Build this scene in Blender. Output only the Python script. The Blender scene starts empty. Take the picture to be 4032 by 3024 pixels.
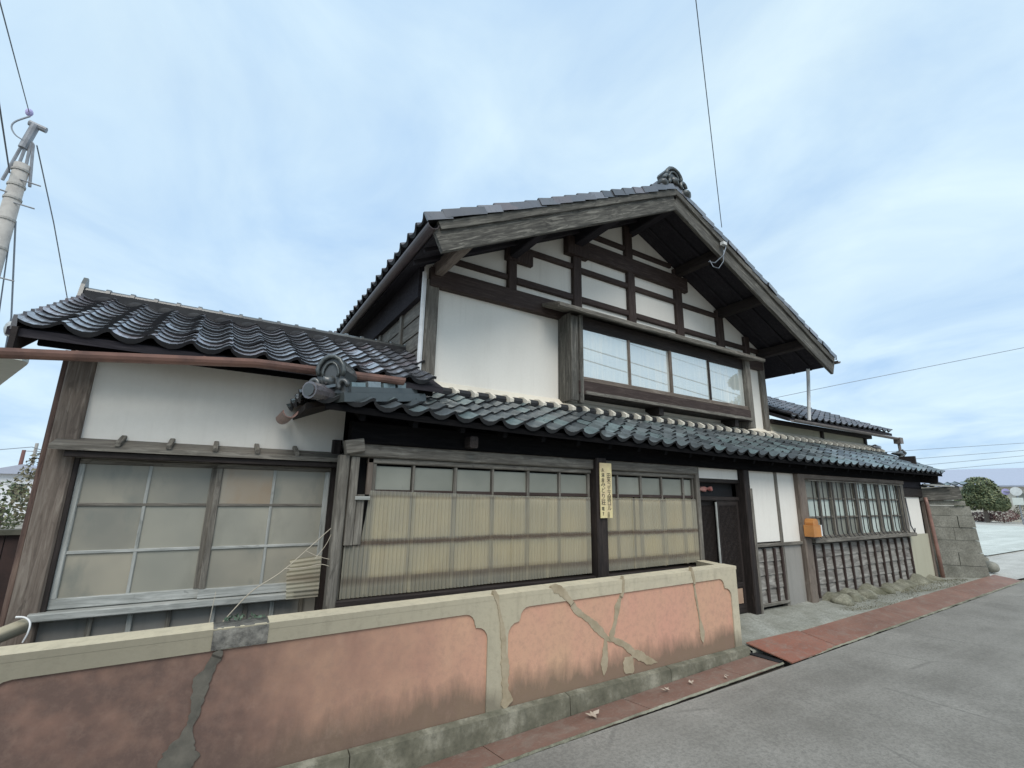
import bpy, bmesh, math, random
from mathutils import Vector, Matrix
random.seed(7)
S = bpy.context.scene
C = S.collection

# ------------------------------------------------------------------ camera
PW, PH, PF = 4032.0, 3024.0, 1842.0          # photograph size and focal length in pixels
RIGHT = Vector((0.85040382, -0.52584883, 0.01721497))
DOWN = Vector((0.1340133, 0.18485382, -0.9735859))
FWD = Vector((0.50877675, 0.8302482, 0.22767113))
EYE = Vector((0, 0, 1.65))
cam = bpy.data.cameras.new('camera'); camo = bpy.data.objects.new('camera', cam); C.objects.link(camo)
cam.sensor_fit = 'HORIZONTAL'; cam.sensor_width = 36; cam.lens = 36 * PF / PW
cam.clip_start = 0.05; cam.clip_end = 2000
m = Matrix((( RIGHT.x, -DOWN.x, -FWD.x, EYE.x), (RIGHT.y, -DOWN.y, -FWD.y, EYE.y), (RIGHT.z, -DOWN.z, -FWD.z, EYE.z), (0, 0, 0, 1)))
camo.matrix_world = m
S.camera = camo
S.render.resolution_x = 1024; S.render.resolution_y = 768

def ray(px, py):
    return RIGHT * ((px - PW / 2) / PF) + DOWN * ((py - PH / 2) / PF) + FWD
def at(px, py, Y):                           # point on the pixel's ray at depth Y
    w = ray(px, py); return EYE + w * (Y / w.y)

# ------------------------------------------------------------------ sky, sun, exposure
W = bpy.data.worlds.new('World'); S.world = W; W.use_nodes = True
nt = W.node_tree; nt.nodes.clear()
def N(t, **k):
    n = nt.nodes.new(t)
    for a, v in k.items(): setattr(n, a, v)
    return n
SUN_EL, SUN_AZ = math.radians(48), math.radians(205)    # azimuth clockwise from +Y: behind the camera
sky = N('ShaderNodeTexSky', sky_type='NISHITA', sun_disc=False, sun_elevation=SUN_EL, sun_rotation=SUN_AZ, air_density=1.0, dust_density=1.5)
bg1 = N('ShaderNodeBackground'); bg1.inputs['Strength'].default_value = 0.13
nt.links.new(sky.outputs[0], bg1.inputs[0])
tc = N('ShaderNodeTexCoord'); sep = N('ShaderNodeSeparateXYZ'); nt.links.new(tc.outputs['Generated'], sep.inputs[0])
mz = N('ShaderNodeMath', operation='MAXIMUM'); nt.links.new(sep.outputs[2], mz.inputs[0]); mz.inputs[1].default_value = 0.0
az = N('ShaderNodeMath', operation='ADD'); nt.links.new(mz.outputs[0], az.inputs[0]); az.inputs[1].default_value = 0.16
dx = N('ShaderNodeMath', operation='DIVIDE'); nt.links.new(sep.outputs[0], dx.inputs[0]); nt.links.new(az.outputs[0], dx.inputs[1])
dy = N('ShaderNodeMath', operation='DIVIDE'); nt.links.new(sep.outputs[1], dy.inputs[0]); nt.links.new(az.outputs[0], dy.inputs[1])
cb = N('ShaderNodeCombineXYZ'); nt.links.new(dx.outputs[0], cb.inputs[0]); nt.links.new(dy.outputs[0], cb.inputs[1])
mp = N('ShaderNodeMapping'); nt.links.new(cb.outputs[0], mp.inputs[0])
mp.inputs['Rotation'].default_value = (0, 0, math.radians(-22)); mp.inputs['Scale'].default_value = (0.8, 0.6, 1)
no1 = N('ShaderNodeTexNoise'); no1.inputs['Scale'].default_value = 2.3; no1.inputs['Detail'].default_value = 7; no1.inputs['Roughness'].default_value = 0.56; no1.inputs['Distortion'].default_value = 0.5
nt.links.new(mp.outputs[0], no1.inputs[0])
no2 = N('ShaderNodeTexNoise'); no2.inputs['Scale'].default_value = 1.1; no2.inputs['Detail'].default_value = 3
nt.links.new(cb.outputs[0], no2.inputs[0])
r1 = N('ShaderNodeValToRGB'); r1.color_ramp.elements[0].position = 0.30; r1.color_ramp.elements[1].position = 0.78
r1.color_ramp.elements[0].color = (0.44, 0.625, 0.85, 1); r1.color_ramp.elements[1].color = (0.74, 0.90, 0.96, 1)
nt.links.new(no1.outputs[0], r1.inputs[0])
bg2 = N('ShaderNodeBackground'); nt.links.new(r1.outputs[0], bg2.inputs[0]); bg2.inputs['Strength'].default_value = 0.74
r2 = N('ShaderNodeValToRGB'); r2.color_ramp.elements[0].position = 0.35; r2.color_ramp.elements[1].position = 0.65
r2.color_ramp.elements[0].color = (0.86, 0.86, 0.86, 1); r2.color_ramp.elements[1].color = (1, 1, 1, 1)
nt.links.new(no2.outputs[0], r2.inputs[0])
mx = N('ShaderNodeMixShader'); nt.links.new(r2.outputs[0], mx.inputs[0]); nt.links.new(bg1.outputs[0], mx.inputs[1]); nt.links.new(bg2.outputs[0], mx.inputs[2])
out = N('ShaderNodeOutputWorld'); nt.links.new(mx.outputs[0], out.inputs[0])

sl = bpy.data.lights.new('sun', 'SUN'); sl.energy = 1.5; sl.angle = math.radians(35); sl.color = (1.0, 0.94, 0.85)
so = bpy.data.objects.new('sun', sl); C.objects.link(so); so.location = (0, -20, 30)
sd = Vector((math.sin(SUN_AZ) * math.cos(SUN_EL), math.cos(SUN_AZ) * math.cos(SUN_EL), math.sin(SUN_EL)))
so.rotation_euler = (-sd).to_track_quat('-Z', 'Y').to_euler()
V = S.view_settings; V.view_transform = 'Standard'; V.look = 'None'; V.exposure = 0.62; V.gamma = 1; V.use_curve_mapping = False

# ------------------------------------------------------------------ materials
MATS = {}
class NB:
    def __init__(s, name):
        s.m = bpy.data.materials.new(name); s.m.use_nodes = True; s.t = s.m.node_tree
        s.b = s.t.nodes['Principled BSDF']; s.out = s.t.nodes['Material Output']; MATS[name] = s.m
    def n(s, t, **k):
        o = s.t.nodes.new(t)
        for a, v in k.items(): setattr(o, a, v)
        return o
    def l(s, a, b): s.t.links.new(a, b)
    def coord(s, kind='pos', scale=(1, 1, 1), rnd=False):
        if kind == 'pos': o = s.n('ShaderNodeNewGeometry').outputs['Position']
        else: o = s.n('ShaderNodeTexCoord').outputs['Object']
        mp = s.n('ShaderNodeMapping'); mp.inputs['Scale'].default_value = scale; s.l(o, mp.inputs[0])
        if rnd:
            oi = s.n('ShaderNodeObjectInfo'); mu = s.n('ShaderNodeMath', operation='MULTIPLY'); mu.inputs[1].default_value = 37.0
            s.l(oi.outputs['Random'], mu.inputs[0]); s.l(mu.outputs[0], mp.inputs['Location'])
        return mp.outputs[0]
    def noise(s, vec, scale=5, detail=4, rough=0.55, dist=0.0):
        o = s.n('ShaderNodeTexNoise'); o.inputs['Scale'].default_value = scale; o.inputs['Detail'].default_value = detail
        o.inputs['Roughness'].default_value = rough; o.inputs['Distortion'].default_value = dist; s.l(vec, o.inputs['Vector']); return o.outputs[0]
    def ramp(s, f, stops):
        r = s.n('ShaderNodeValToRGB'); e = r.color_ramp.elements
        e[0].position, e[0].color = stops[0][0], (*stops[0][1], 1); e[1].position, e[1].color = stops[1][0], (*stops[1][1], 1)
        for p, c in stops[2:]:
            q = e.new(p); q.color = (*c, 1)
        s.l(f, r.inputs[0]); return r.outputs[0]
    def mix(s, f, a, b, mode='MIX'):
        o = s.n('ShaderNodeMix', data_type='RGBA', blend_type=mode)
        if isinstance(f, (int, float)): o.inputs[0].default_value = f
        else: s.l(f, o.inputs[0])
        for v, i in ((a, 6), (b, 7)):
            if isinstance(v, tuple): o.inputs[i].default_value = (*v, 1)
            else: s.l(v, o.inputs[i])
        return o.outputs[2]
    def math(s, op, a, b=None):
        o = s.n('ShaderNodeMath', operation=op)
        for v, i in ((a, 0), (b, 1)):
            if v is None: continue
            if isinstance(v, (int, float)): o.inputs[i].default_value = v
            else: s.l(v, o.inputs[i])
        return o.outputs[0]
    def maprange(s, v, a, b, c=0.0, d=1.0):
        o = s.n('ShaderNodeMapRange'); s.l(v, o.inputs[0]); o.inputs[1].default_value = a; o.inputs[2].default_value = b; o.inputs[3].default_value = c; o.inputs[4].default_value = d
        return o.outputs[0]
    def bump(s, h, strength=0.3, dist=0.01):
        o = s.n('ShaderNodeBump'); o.inputs['Strength'].default_value = strength; o.inputs['Distance'].default_value = dist
        s.l(h, o.inputs['Height']); s.l(o.outputs[0], s.b.inputs['Normal'])
    def col(s, c):
        if isinstance(c, tuple): s.b.inputs['Base Color'].default_value = (*c, 1)
        else: s.l(c, s.b.inputs['Base Color'])
    def rough(s, v):
        if isinstance(v, (int, float)): s.b.inputs['Roughness'].default_value = v
        else: s.l(v, s.b.inputs['Roughness'])
    def xyz(s):
        o = s.n('ShaderNodeSeparateXYZ'); s.l(s.n('ShaderNodeNewGeometry').outputs['Position'], o.inputs[0]); return o.outputs

def mat_wood(name, dark, mid, light, rough=0.75, spec=0.35):
    b = NB(name); b.b.inputs['Specular IOR Level'].default_value = spec
    v = b.coord('obj', (1.3, 16, 16), rnd=True)
    g = b.noise(v, 2.2, 8, 0.68, 1.1)
    c = b.ramp(g, [(0.34, dark), (0.68, light), (0.51, mid)])
    kn = b.noise(b.coord('obj', (3.5, 9, 9), rnd=True), 1.5, 3, 0.5, 1.5); c = b.mix(b.maprange(kn, 0.62, 0.72, 0, 0.8), c, dark)
    w = b.noise(b.coord('pos', (1, 1, 1)), 2.3, 4)
    c = b.mix(b.maprange(w, 0.42, 0.72, 0.0, 0.55), c, dark)
    oi = b.n('ShaderNodeObjectInfo')
    c = b.mix(b.maprange(oi.outputs['Random'], 0, 1, 0.0, 0.25), c, mid)
    b.col(c); b.rough(rough); b.bump(g, 0.6, 0.006); return b.m
mat_wood('wood_dark', (0.012, 0.009, 0.008), (0.026, 0.019, 0.017), (0.050, 0.038, 0.033))
mat_wood('wood_black', (0.004, 0.004, 0.0045), (0.008, 0.0075, 0.008), (0.014, 0.013, 0.013), 0.95, 0.05)
mat_wood('wood_gable', (0.030, 0.018, 0.015), (0.050, 0.033, 0.028), (0.095, 0.070, 0.06))
mat_wood('wood_soffit', (0.022, 0.020, 0.024), (0.034, 0.031, 0.036), (0.055, 0.05, 0.054), 0.9, 0.15)
mat_wood('wood_grey', (0.066, 0.058, 0.049), (0.168, 0.152, 0.128), (0.31, 0.285, 0.245))
mat_wood('wood_barge', (0.034, 0.031, 0.027), (0.096, 0.090, 0.077), (0.26, 0.245, 0.21))
mat_wood('wood_pale', (0.20, 0.205, 0.19), (0.38, 0.385, 0.36), (0.55, 0.55, 0.52))
mat_wood('wood_brown', (0.08, 0.062, 0.05), (0.17, 0.135, 0.11), (0.28, 0.24, 0.20))
mat_wood('wood_red', (0.05, 0.03, 0.026), (0.12, 0.075, 0.06), (0.20, 0.14, 0.11))

def mat_plaster(name, base, dirt, amt=0.35, rough=0.9):
    b = NB(name); x = b.xyz()
    v = b.coord('pos', (1, 1, 0.5))
    n1 = b.noise(v, 1.6, 5, 0.6); n2 = b.noise(b.coord('pos', (6, 6, 0.8)), 2.0, 4)
    f = b.math('MULTIPLY', b.maprange(n1, 0.45, 0.8), b.maprange(n2, 0.3, 0.75, 0.3, 1.0))
    st = b.math('MULTIPLY', b.maprange(b.noise(b.coord('pos', (11, 11, 0.45)), 1.0, 5, 0.65), 0.52, 0.75), b.maprange(b.noise(b.coord('pos'), 1.1, 3), 0.4, 0.65))
    cr_ = b.maprange(b.noise(b.coord('pos'), 30, 5, 0.7), 0.35, 0.75, 0.0, 0.12)
    base = b.mix(cr_, b.mix(b.math('MULTIPLY', st, 0.5), base, dirt), dirt)
    b.col(b.mix(b.math('MULTIPLY', f, amt), base, dirt)); b.rough(rough)
    b.bump(b.noise(b.coord('pos'), 60, 3), 0.15, 0.003); return b.m
mat_plaster('plaster_white', (0.80, 0.765, 0.70), (0.52, 0.48, 0.42), 0.35)
mat_plaster('plaster_beige', (0.44, 0.42, 0.32), (0.30, 0.27, 0.20), 0.5)
mat_plaster('plaster_grey', (0.29, 0.275, 0.25), (0.12, 0.115, 0.105), 0.9)
mat_plaster('mortar', (0.74, 0.68, 0.57), (0.45, 0.40, 0.34), 0.5)

def mat_tile(name, a, c, d, rough, metal=0.0):
    b = NB(name); oi = b.n('ShaderNodeObjectInfo')
    r = b.n('ShaderNodeTexWhiteNoise', noise_dimensions='3D')
    v = b.noise(b.coord('pos'), 3.1, 3); v2 = b.noise(b.coord('pos'), 28, 4)
    at_ = b.n('ShaderNodeAttribute', attribute_name='tint')
    rr = b.math('FRACT', b.math('ADD', oi.outputs['Random'], at_.outputs['Fac']))
    cc = b.ramp(rr, [(0.0, a), (1.0, c), (0.55, tuple((x + y) / 2 for x, y in zip(a, c))), (0.9, d)])
    cc = b.mix(b.maprange(v2, 0.52, 0.78, 0, 0.6), cc, (0.07, 0.075, 0.07))
    b.col(cc); b.rough(b.maprange(v, 0.3, 0.7, rough - 0.1, rough + 0.14))
    b.b.inputs['Specular IOR Level'].default_value = 0.8; b.b.inputs['Metallic'].default_value = metal; b.b.inputs['Coat Weight'].default_value = 0.5; b.b.inputs['Coat Roughness'].default_value = 0.12; b.b.inputs['Coat IOR'].default_value = 1.6
    b.bump(v2, 0.12, 0.003); return b.m
mat_tile('tile_blue', (0.085, 0.10, 0.11), (0.27, 0.30, 0.31), (0.21, 0.28, 0.285), 0.36, 0.45)
mat_tile('tile_brown', (0.085, 0.085, 0.095), (0.22, 0.218, 0.235), (0.18, 0.145, 0.15), 0.34, 0.45)
mat_tile('tile_silver', (0.20, 0.20, 0.22), (0.46, 0.46, 0.49), (0.36, 0.31, 0.33), 0.27, 0.55)
mat_tile('tile_oni', (0.028, 0.032, 0.033), (0.052, 0.058, 0.057), (0.042, 0.052, 0.051), 0.55, 0.1)

def mat_metal(name, c, c2, rough=0.5, metallic=0.2):
    b = NB(name); n1 = b.noise(b.coord('pos'), 7, 5, 0.6); n2 = b.noise(b.coord('pos'), 40, 3)
    b.col(b.mix(b.maprange(n1, 0.4, 0.7), c, c2)); b.rough(rough); b.b.inputs['Metallic'].default_value = metallic
    b.bump(n2, 0.1, 0.002); return b.m
mat_metal('tile_edge', (0.016, 0.017, 0.020), (0.032, 0.032, 0.033), 0.8, 0.0)
mat_metal('gutter_copper', (0.30, 0.165, 0.13), (0.17, 0.10, 0.085), 0.45, 0.1)
mat_metal('gutter_brown', (0.085, 0.062, 0.062), (0.06, 0.048, 0.05), 0.4, 0.1)
mat_metal('gutter_grey', (0.20, 0.165, 0.145), (0.13, 0.11, 0.10), 0.5, 0.1)
mat_metal('pvc_white', (0.72, 0.72, 0.72), (0.58, 0.58, 0.57), 0.4, 0.0)
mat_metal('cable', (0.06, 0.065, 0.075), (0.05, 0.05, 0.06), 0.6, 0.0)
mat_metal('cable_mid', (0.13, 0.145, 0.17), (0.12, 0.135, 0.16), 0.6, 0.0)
mat_metal('cable_far', (0.24, 0.27, 0.31), (0.22, 0.25, 0.29), 0.6, 0.0)  # paled towards the sky: haze put into the cable colour
mat_metal('steel_grey', (0.30, 0.31, 0.33), (0.20, 0.20, 0.21), 0.5, 0.4)
mat_metal('black_iron', (0.03, 0.03, 0.032), (0.045, 0.04, 0.04), 0.6, 0.1)
mat_metal('orange_paint', (0.52, 0.22, 0.055), (0.40, 0.17, 0.05), 0.45, 0.0)
mat_metal('white_paint', (0.72, 0.72, 0.70), (0.6, 0.6, 0.58), 0.5, 0.0)
mat_metal('sign_yellow', (0.72, 0.62, 0.32), (0.58, 0.45, 0.27), 0.5, 0.0)
mat_metal('ink', (0.02, 0.018, 0.018), (0.04, 0.035, 0.03), 0.7, 0.0)
mat_metal('concrete_pole', (0.42, 0.40, 0.37), (0.32, 0.30, 0.28), 0.85, 0.0)
mat_metal('pole_red', (0.22, 0.11, 0.10), (0.17, 0.09, 0.085), 0.8, 0.0)
mat_metal('cream_panel', (0.68, 0.70, 0.64), (0.62, 0.64, 0.58), 0.5, 0.0)
mat_metal('tan_board', (0.40, 0.27, 0.19), (0.34, 0.22, 0.15), 0.8, 0.0)
mat_metal('pink_cloth', (0.52, 0.28, 0.24), (0.35, 0.08, 0.07), 0.9, 0.0)
mat_metal('dry_stalk', (0.50, 0.44, 0.35), (0.42, 0.36, 0.28), 0.9, 0.0)
mat_metal('dark_fence', (0.045, 0.026, 0.023), (0.025, 0.017, 0.016), 0.9, 0.0)
mat_metal('moss', (0.11, 0.105, 0.085), (0.06, 0.062, 0.045), 0.95, 0.0)
mat_metal('far_roof', (0.40, 0.43, 0.52), (0.37, 0.40, 0.48), 0.6, 0.0)
mat_metal('far_wall', (0.62, 0.58, 0.50), (0.52, 0.48, 0.42), 0.9, 0.0)
mat_metal('purple_sign', (0.45, 0.40, 0.66), (0.5, 0.45, 0.7), 0.5, 0.0)
mat_metal('interior', (0.012, 0.012, 0.014), (0.016, 0.015, 0.016), 0.9, 0.0)
mat_metal('car_white', (0.75, 0.75, 0.76), (0.72, 0.72, 0.73), 0.3, 0.0)

def mat_frost(name, a, c, d, rough=0.28):
    b = NB(name); n = b.noise(b.coord('pos', rnd=True), 1.9, 3, 0.5); n2 = b.noise(b.coord('pos', (2, 2, 1)), 2.6, 4)
    cc = b.ramp(n, [(0.30, a), (0.70, c)]); cc = b.mix(b.maprange(n2, 0.55, 0.75, 0, 0.7), cc, d)
    b.col(cc); b.rough(rough); b.b.inputs['Specular IOR Level'].default_value = 0.45
    b.bump(b.noise(b.coord('pos'), 220, 2), 0.08, 0.001); return b.m
mat_frost('glass_frosted', (0.215, 0.21, 0.18), (0.37, 0.335, 0.265), (0.165, 0.178, 0.16))
mat_frost('glass_pale', (0.21, 0.215, 0.18), (0.29, 0.29, 0.245), (0.17, 0.175, 0.15), 0.5)
mat_frost('glass_brown', (0.285, 0.225, 0.16), (0.30, 0.28, 0.235), (0.27, 0.19, 0.12))
mat_frost('glass_yellow', (0.27, 0.265, 0.225), (0.355, 0.335, 0.275), (0.23, 0.225, 0.19))
mat_frost('glass_mint', (0.48, 0.55, 0.50), (0.62, 0.68, 0.62), (0.34, 0.38, 0.38))
mat_frost('panel_beige', (0.58, 0.50, 0.34), (0.40, 0.37, 0.29), (0.30, 0.26, 0.20), 0.7)

b = NB('glass_mirror')      # dusty upper panes with a strong reflection of the sky
n1 = b.noise(b.coord('pos', (9, 9, 0.9)), 1.6, 5, 0.6); n2 = b.noise(b.coord('pos'), 1.7, 3)
f = b.math('MULTIPLY', b.maprange(n1, 0.45, 0.75), b.maprange(n2, 0.35, 0.65, 0.3, 1))
b.col(b.mix(b.math('MULTIPLY', f, 0.75), (0.52, 0.55, 0.52), (0.78, 0.76, 0.68))); b.rough(0.5)
gl = b.n('ShaderNodeBsdfGlossy'); gl.inputs['Roughness'].default_value = 0.015; gl.inputs['Color'].default_value = (0.92, 0.97, 0.97, 1)
ms = b.n('ShaderNodeMixShader'); b.l(b.maprange(f, 0, 1, 0.36, 0.20), ms.inputs[0]); b.l(b.b.outputs[0], ms.inputs[1]); b.l(gl.outputs[0], ms.inputs[2]); b.l(ms.outputs[0], b.out.inputs[0])

b = NB('corrugated')        # yellowed translucent sheet
x = b.xyz(); n1 = b.noise(b.coord('pos', (14, 14, 0.7)), 1.6, 4); n2 = b.noise(b.coord('pos'), 2.1, 4)
cc = b.mix(b.maprange(n2, 0.4, 0.7), (0.60, 0.555, 0.43), (0.55, 0.525, 0.445))
zn = b.math('ADD', x[2], b.math('MULTIPLY', b.math('SUBTRACT', n2, 0.5), 0.05))
n5 = b.noise(b.coord('pos', (46, 46, 0.9)), 1.0, 3, 0.6); cc = b.mix(b.maprange(n5, 0.58, 0.72, 0, 0.28), cc, (0.74, 0.71, 0.60))
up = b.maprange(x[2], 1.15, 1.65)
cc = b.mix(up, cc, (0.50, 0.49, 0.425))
cc = b.mix(b.maprange(n1, 0.5, 0.75, 0, 0.35), cc, (0.38, 0.33, 0.26))
for zc_, hw, am in ((1.225, 0.035, 0.75), (0.93, 0.05, 0.5), (1.60, 0.02, 0.4)):       # rusty dirt along the nail rows
    d_ = b.math('ABSOLUTE', b.math('SUBTRACT', zn, zc_)); cc = b.mix(b.math('MULTIPLY', b.maprange(d_, hw, hw * 0.2), am), cc, (0.17, 0.105, 0.08))
b.col(cc); b.rough(0.35)
tr = b.n('ShaderNodeBsdfTransparent'); tr.inputs[0].default_value = (0.94, 0.90, 0.78, 1); tl = b.n('ShaderNodeBsdfTranslucent'); b.l(cc, tl.inputs[0])
m1 = b.n('ShaderNodeMixShader'); m1.inputs[0].default_value = 0.25; b.l(b.b.outputs[0], m1.inputs[1]); b.l(tl.outputs[0], m1.inputs[2])
m2 = b.n('ShaderNodeMixShader'); m2.inputs[0].default_value = 0.5; b.l(m1.outputs[0], m2.inputs[1]); b.l(tr.outputs[0], m2.inputs[2]); b.l(m2.outputs[0], b.out.inputs[0])

b = NB('fence_pink')        # salmon render, grimy towards the foot and darker towards the left
x = b.xyz(); n1 = b.noise(b.coord('pos', (1, 1, 0.55)), 1.25, 5, 0.6); n2 = b.noise(b.coord('pos', (3.2, 1, 1)), 2.2, 5, 0.62); n3 = b.noise(b.coord('pos'), 9, 4)
base = b.mix(b.maprange(n1, 0.35, 0.68), (0.60, 0.315, 0.225), (0.57, 0.35, 0.225))
zf = b.math('ADD', x[2], b.math('MULTIPLY', b.math('SUBTRACT', n2, 0.5), 0.42))
low = b.math('MULTIPLY', b.maprange(zf, 0.30, 0.12), 0.78)
c1 = b.mix(low, base, (0.125, 0.100, 0.068))
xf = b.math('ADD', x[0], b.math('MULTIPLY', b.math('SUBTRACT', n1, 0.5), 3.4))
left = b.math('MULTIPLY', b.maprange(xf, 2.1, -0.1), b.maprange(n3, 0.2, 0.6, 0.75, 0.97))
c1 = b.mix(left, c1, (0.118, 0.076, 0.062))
n6 = b.noise(b.coord('pos'), 22, 6, 0.75); c1 = b.mix(b.maprange(n6, 0.46, 0.74, 0, 0.38), c1, (0.25, 0.165, 0.13))
n8 = b.noise(b.coord('pos', (1.6, 1, 1.2)), 3.1, 5, 0.65); c1 = b.mix(b.maprange(n8, 0.60, 0.80, 0, 0.22), c1, (0.58, 0.40, 0.30))
b.col(c1); b.rough(0.92); b.bump(b.noise(b.coord('pos'), 70, 4), 0.25, 0.004)

b = NB('fence_cream')
x = b.xyz(); n1 = b.noise(b.coord('pos', (1, 1, 1.4)), 1.9, 5, 0.6); n2 = b.noise(b.coord('pos', (5, 1, 0.7)), 1.9, 4)
base = b.mix(b.maprange(n1, 0.35, 0.7), (0.62, 0.54, 0.385), (0.50, 0.44, 0.325))
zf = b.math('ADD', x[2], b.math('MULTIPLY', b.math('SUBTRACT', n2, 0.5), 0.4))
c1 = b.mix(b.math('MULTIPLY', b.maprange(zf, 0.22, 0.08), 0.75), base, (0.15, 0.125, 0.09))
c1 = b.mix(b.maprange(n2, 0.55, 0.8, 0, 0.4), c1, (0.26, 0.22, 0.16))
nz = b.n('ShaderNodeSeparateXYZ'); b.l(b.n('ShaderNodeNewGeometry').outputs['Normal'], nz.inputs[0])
c1 = b.mix(b.math('MULTIPLY', b.maprange(b.math('ADD', x[0], b.math('MULTIPLY', n1, 1.6)), 4.2, 0.3, 0.12, 0.80), b.maprange(nz.outputs[2], 0.6, 0.3)), c1, (0.175, 0.16, 0.12))  # shading of upright faces against the sky-lit top put into colour, deeper leftwards
n7 = b.noise(b.coord('pos'), 18, 6, 0.75); c1 = b.mix(b.maprange(n7, 0.5, 0.72, 0, 0.35), c1, (0.20, 0.175, 0.125))
b.col(c1); b.rough(0.92); b.bump(b.noise(b.coord('pos'), 55, 4), 0.3, 0.005)

b = NB('fence_bare')        # exposed grey concrete on the cap
n1 = b.noise(b.coord('pos'), 14, 5, 0.7)
b.col(b.ramp(n1, [(0.35, (0.07, 0.066, 0.06)), (0.7, (0.24, 0.225, 0.195))])); b.rough(0.95); b.bump(n1, 0.9, 0.02)

b = NB('fence_plinth')
x = b.xyz(); n1 = b.noise(b.coord('pos', (1, 1, 1)), 5, 5, 0.65); n2 = b.noise(b.coord('pos', (6, 6, 0.8)), 2.0, 5)
c1 = b.ramp(n1, [(0.3, (0.095, 0.090, 0.062)), (0.72, (0.34, 0.32, 0.25)), (0.5, (0.165, 0.155, 0.112))])
c1 = b.mix(b.maprange(n2, 0.5, 0.75, 0, 0.6), c1, (0.10, 0.098, 0.072)); n4 = b.noise(b.coord('pos'), 26, 6, 0.75); c1 = b.mix(b.maprange(n4, 0.48, 0.7, 0, 0.5), c1, (0.06, 0.057, 0.042)); b.col(c1); b.rough(0.95); b.bump(n1, 0.5, 0.012)

b = NB('mortar_patch')
n1 = b.noise(b.coord('pos'), 9, 5, 0.65)
x = b.xyz(); lf = b.maprange(x[0], 1.2, 0.6)
b.col(b.mix(lf, b.ramp(n1, [(0.3, (0.30, 0.24, 0.155)), (0.7, (0.43, 0.355, 0.25))]), b.ramp(n1, [(0.3, (0.07, 0.066, 0.055)), (0.7, (0.15, 0.135, 0.11))]))); b.rough(0.95); b.bump(n1, 0.5, 0.008)

def mat_ground(name, stops, scale, fine, bs=0.4, rough=0.95):
    b = NB(name); n1 = b.noise(b.coord('pos'), scale, 5, 0.6); n2 = b.noise(b.coord('pos'), fine, 3, 0.7); n5 = b.noise(b.coord('pos'), 38, 5, 0.8)
    c = b.ramp(n1, stops); c = b.mix(b.maprange(n5, 0.42, 0.62, 0.0, 0.5), c, tuple(x * 0.4 for x in stops[0][1]))
    n6 = b.noise(b.coord('pos', (0.12, 1.3, 1)), 1.4, 4); c = b.mix(b.maprange(n6, 0.5, 0.7, 0, 0.28), c, tuple(min(1, x * 1.35) for x in stops[1][1]))
    if name in ('asphalt', 'concrete'):
        vo = b.n('ShaderNodeTexVoronoi', feature='DISTANCE_TO_EDGE'); vo.inputs['Scale'].default_value = 0.55 if name == 'asphalt' else 0.9; wn = b.n('ShaderNodeVectorMath', operation='ADD'); nv_ = b.n('ShaderNodeTexNoise'); nv_.inputs['Scale'].default_value = 2.2; nv_.inputs['Detail'].default_value = 5
        sc_ = b.n('ShaderNodeVectorMath', operation='SCALE'); sc_.inputs['Scale'].default_value = 0.5; b.l(nv_.outputs['Color'], sc_.inputs[0]); b.l(b.coord('pos'), wn.inputs[0]); b.l(sc_.outputs[0], wn.inputs[1]); b.l(wn.outputs[0], vo.inputs['Vector'])
        ck = b.math('MULTIPLY', b.maprange(vo.outputs['Distance'], 0.012, 0.003), b.maprange(n1, 0.48, 0.6)); c = b.mix(b.math('MULTIPLY', ck, 0.32), c, (0.06, 0.056, 0.05)); n3 = b.noise(b.coord('pos', (0.35, 1, 1)), scale * 2.7, 6, 0.7, 1.2); c = b.mix(b.maprange(n3, 0.56, 0.7, 0, 0.3), c, tuple(x * 0.6 for x in stops[0][1])); c = b.mix(b.maprange(n2, 0.3, 0.75, 0.0, 0.45), c, tuple(x * 0.55 for x in stops[0][1]))
    b.col(c); b.rough(rough); b.bump(n2, bs, 0.008); return b.m
mat_ground('asphalt', [(0.33, (0.225, 0.210, 0.184)), (0.68, (0.345, 0.325, 0.29))], 1.3, 110, 0.35, 0.95)
mat_ground('earth', [(0.35, (0.24, 0.21, 0.17)), (0.68, (0.34, 0.31, 0.26))], 1.2, 40)
mat_ground('gravel', [(0.3, (0.40, 0.385, 0.345)), (0.7, (0.55, 0.535, 0.49))], 1.5, 30, 0.5)
mat_ground('lot_white', [(0.3, (0.50, 0.52, 0.47)), (0.7, (0.66, 0.68, 0.63))], 2.5, 25, 0.4)
mat_ground('concrete', [(0.35, (0.25, 0.245, 0.20)), (0.68, (0.46, 0.46, 0.41))], 2.4, 45, 0.4)
mat_ground('mossy', [(0.35, (0.115, 0.110, 0.070)), (0.68, (0.33, 0.315, 0.245))], 3.4, 30, 0.7)
mat_ground('stone', [(0.3, (0.15, 0.145, 0.118)), (0.7, (0.31, 0.30, 0.255))], 4.2, 35, 0.8)

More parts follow.
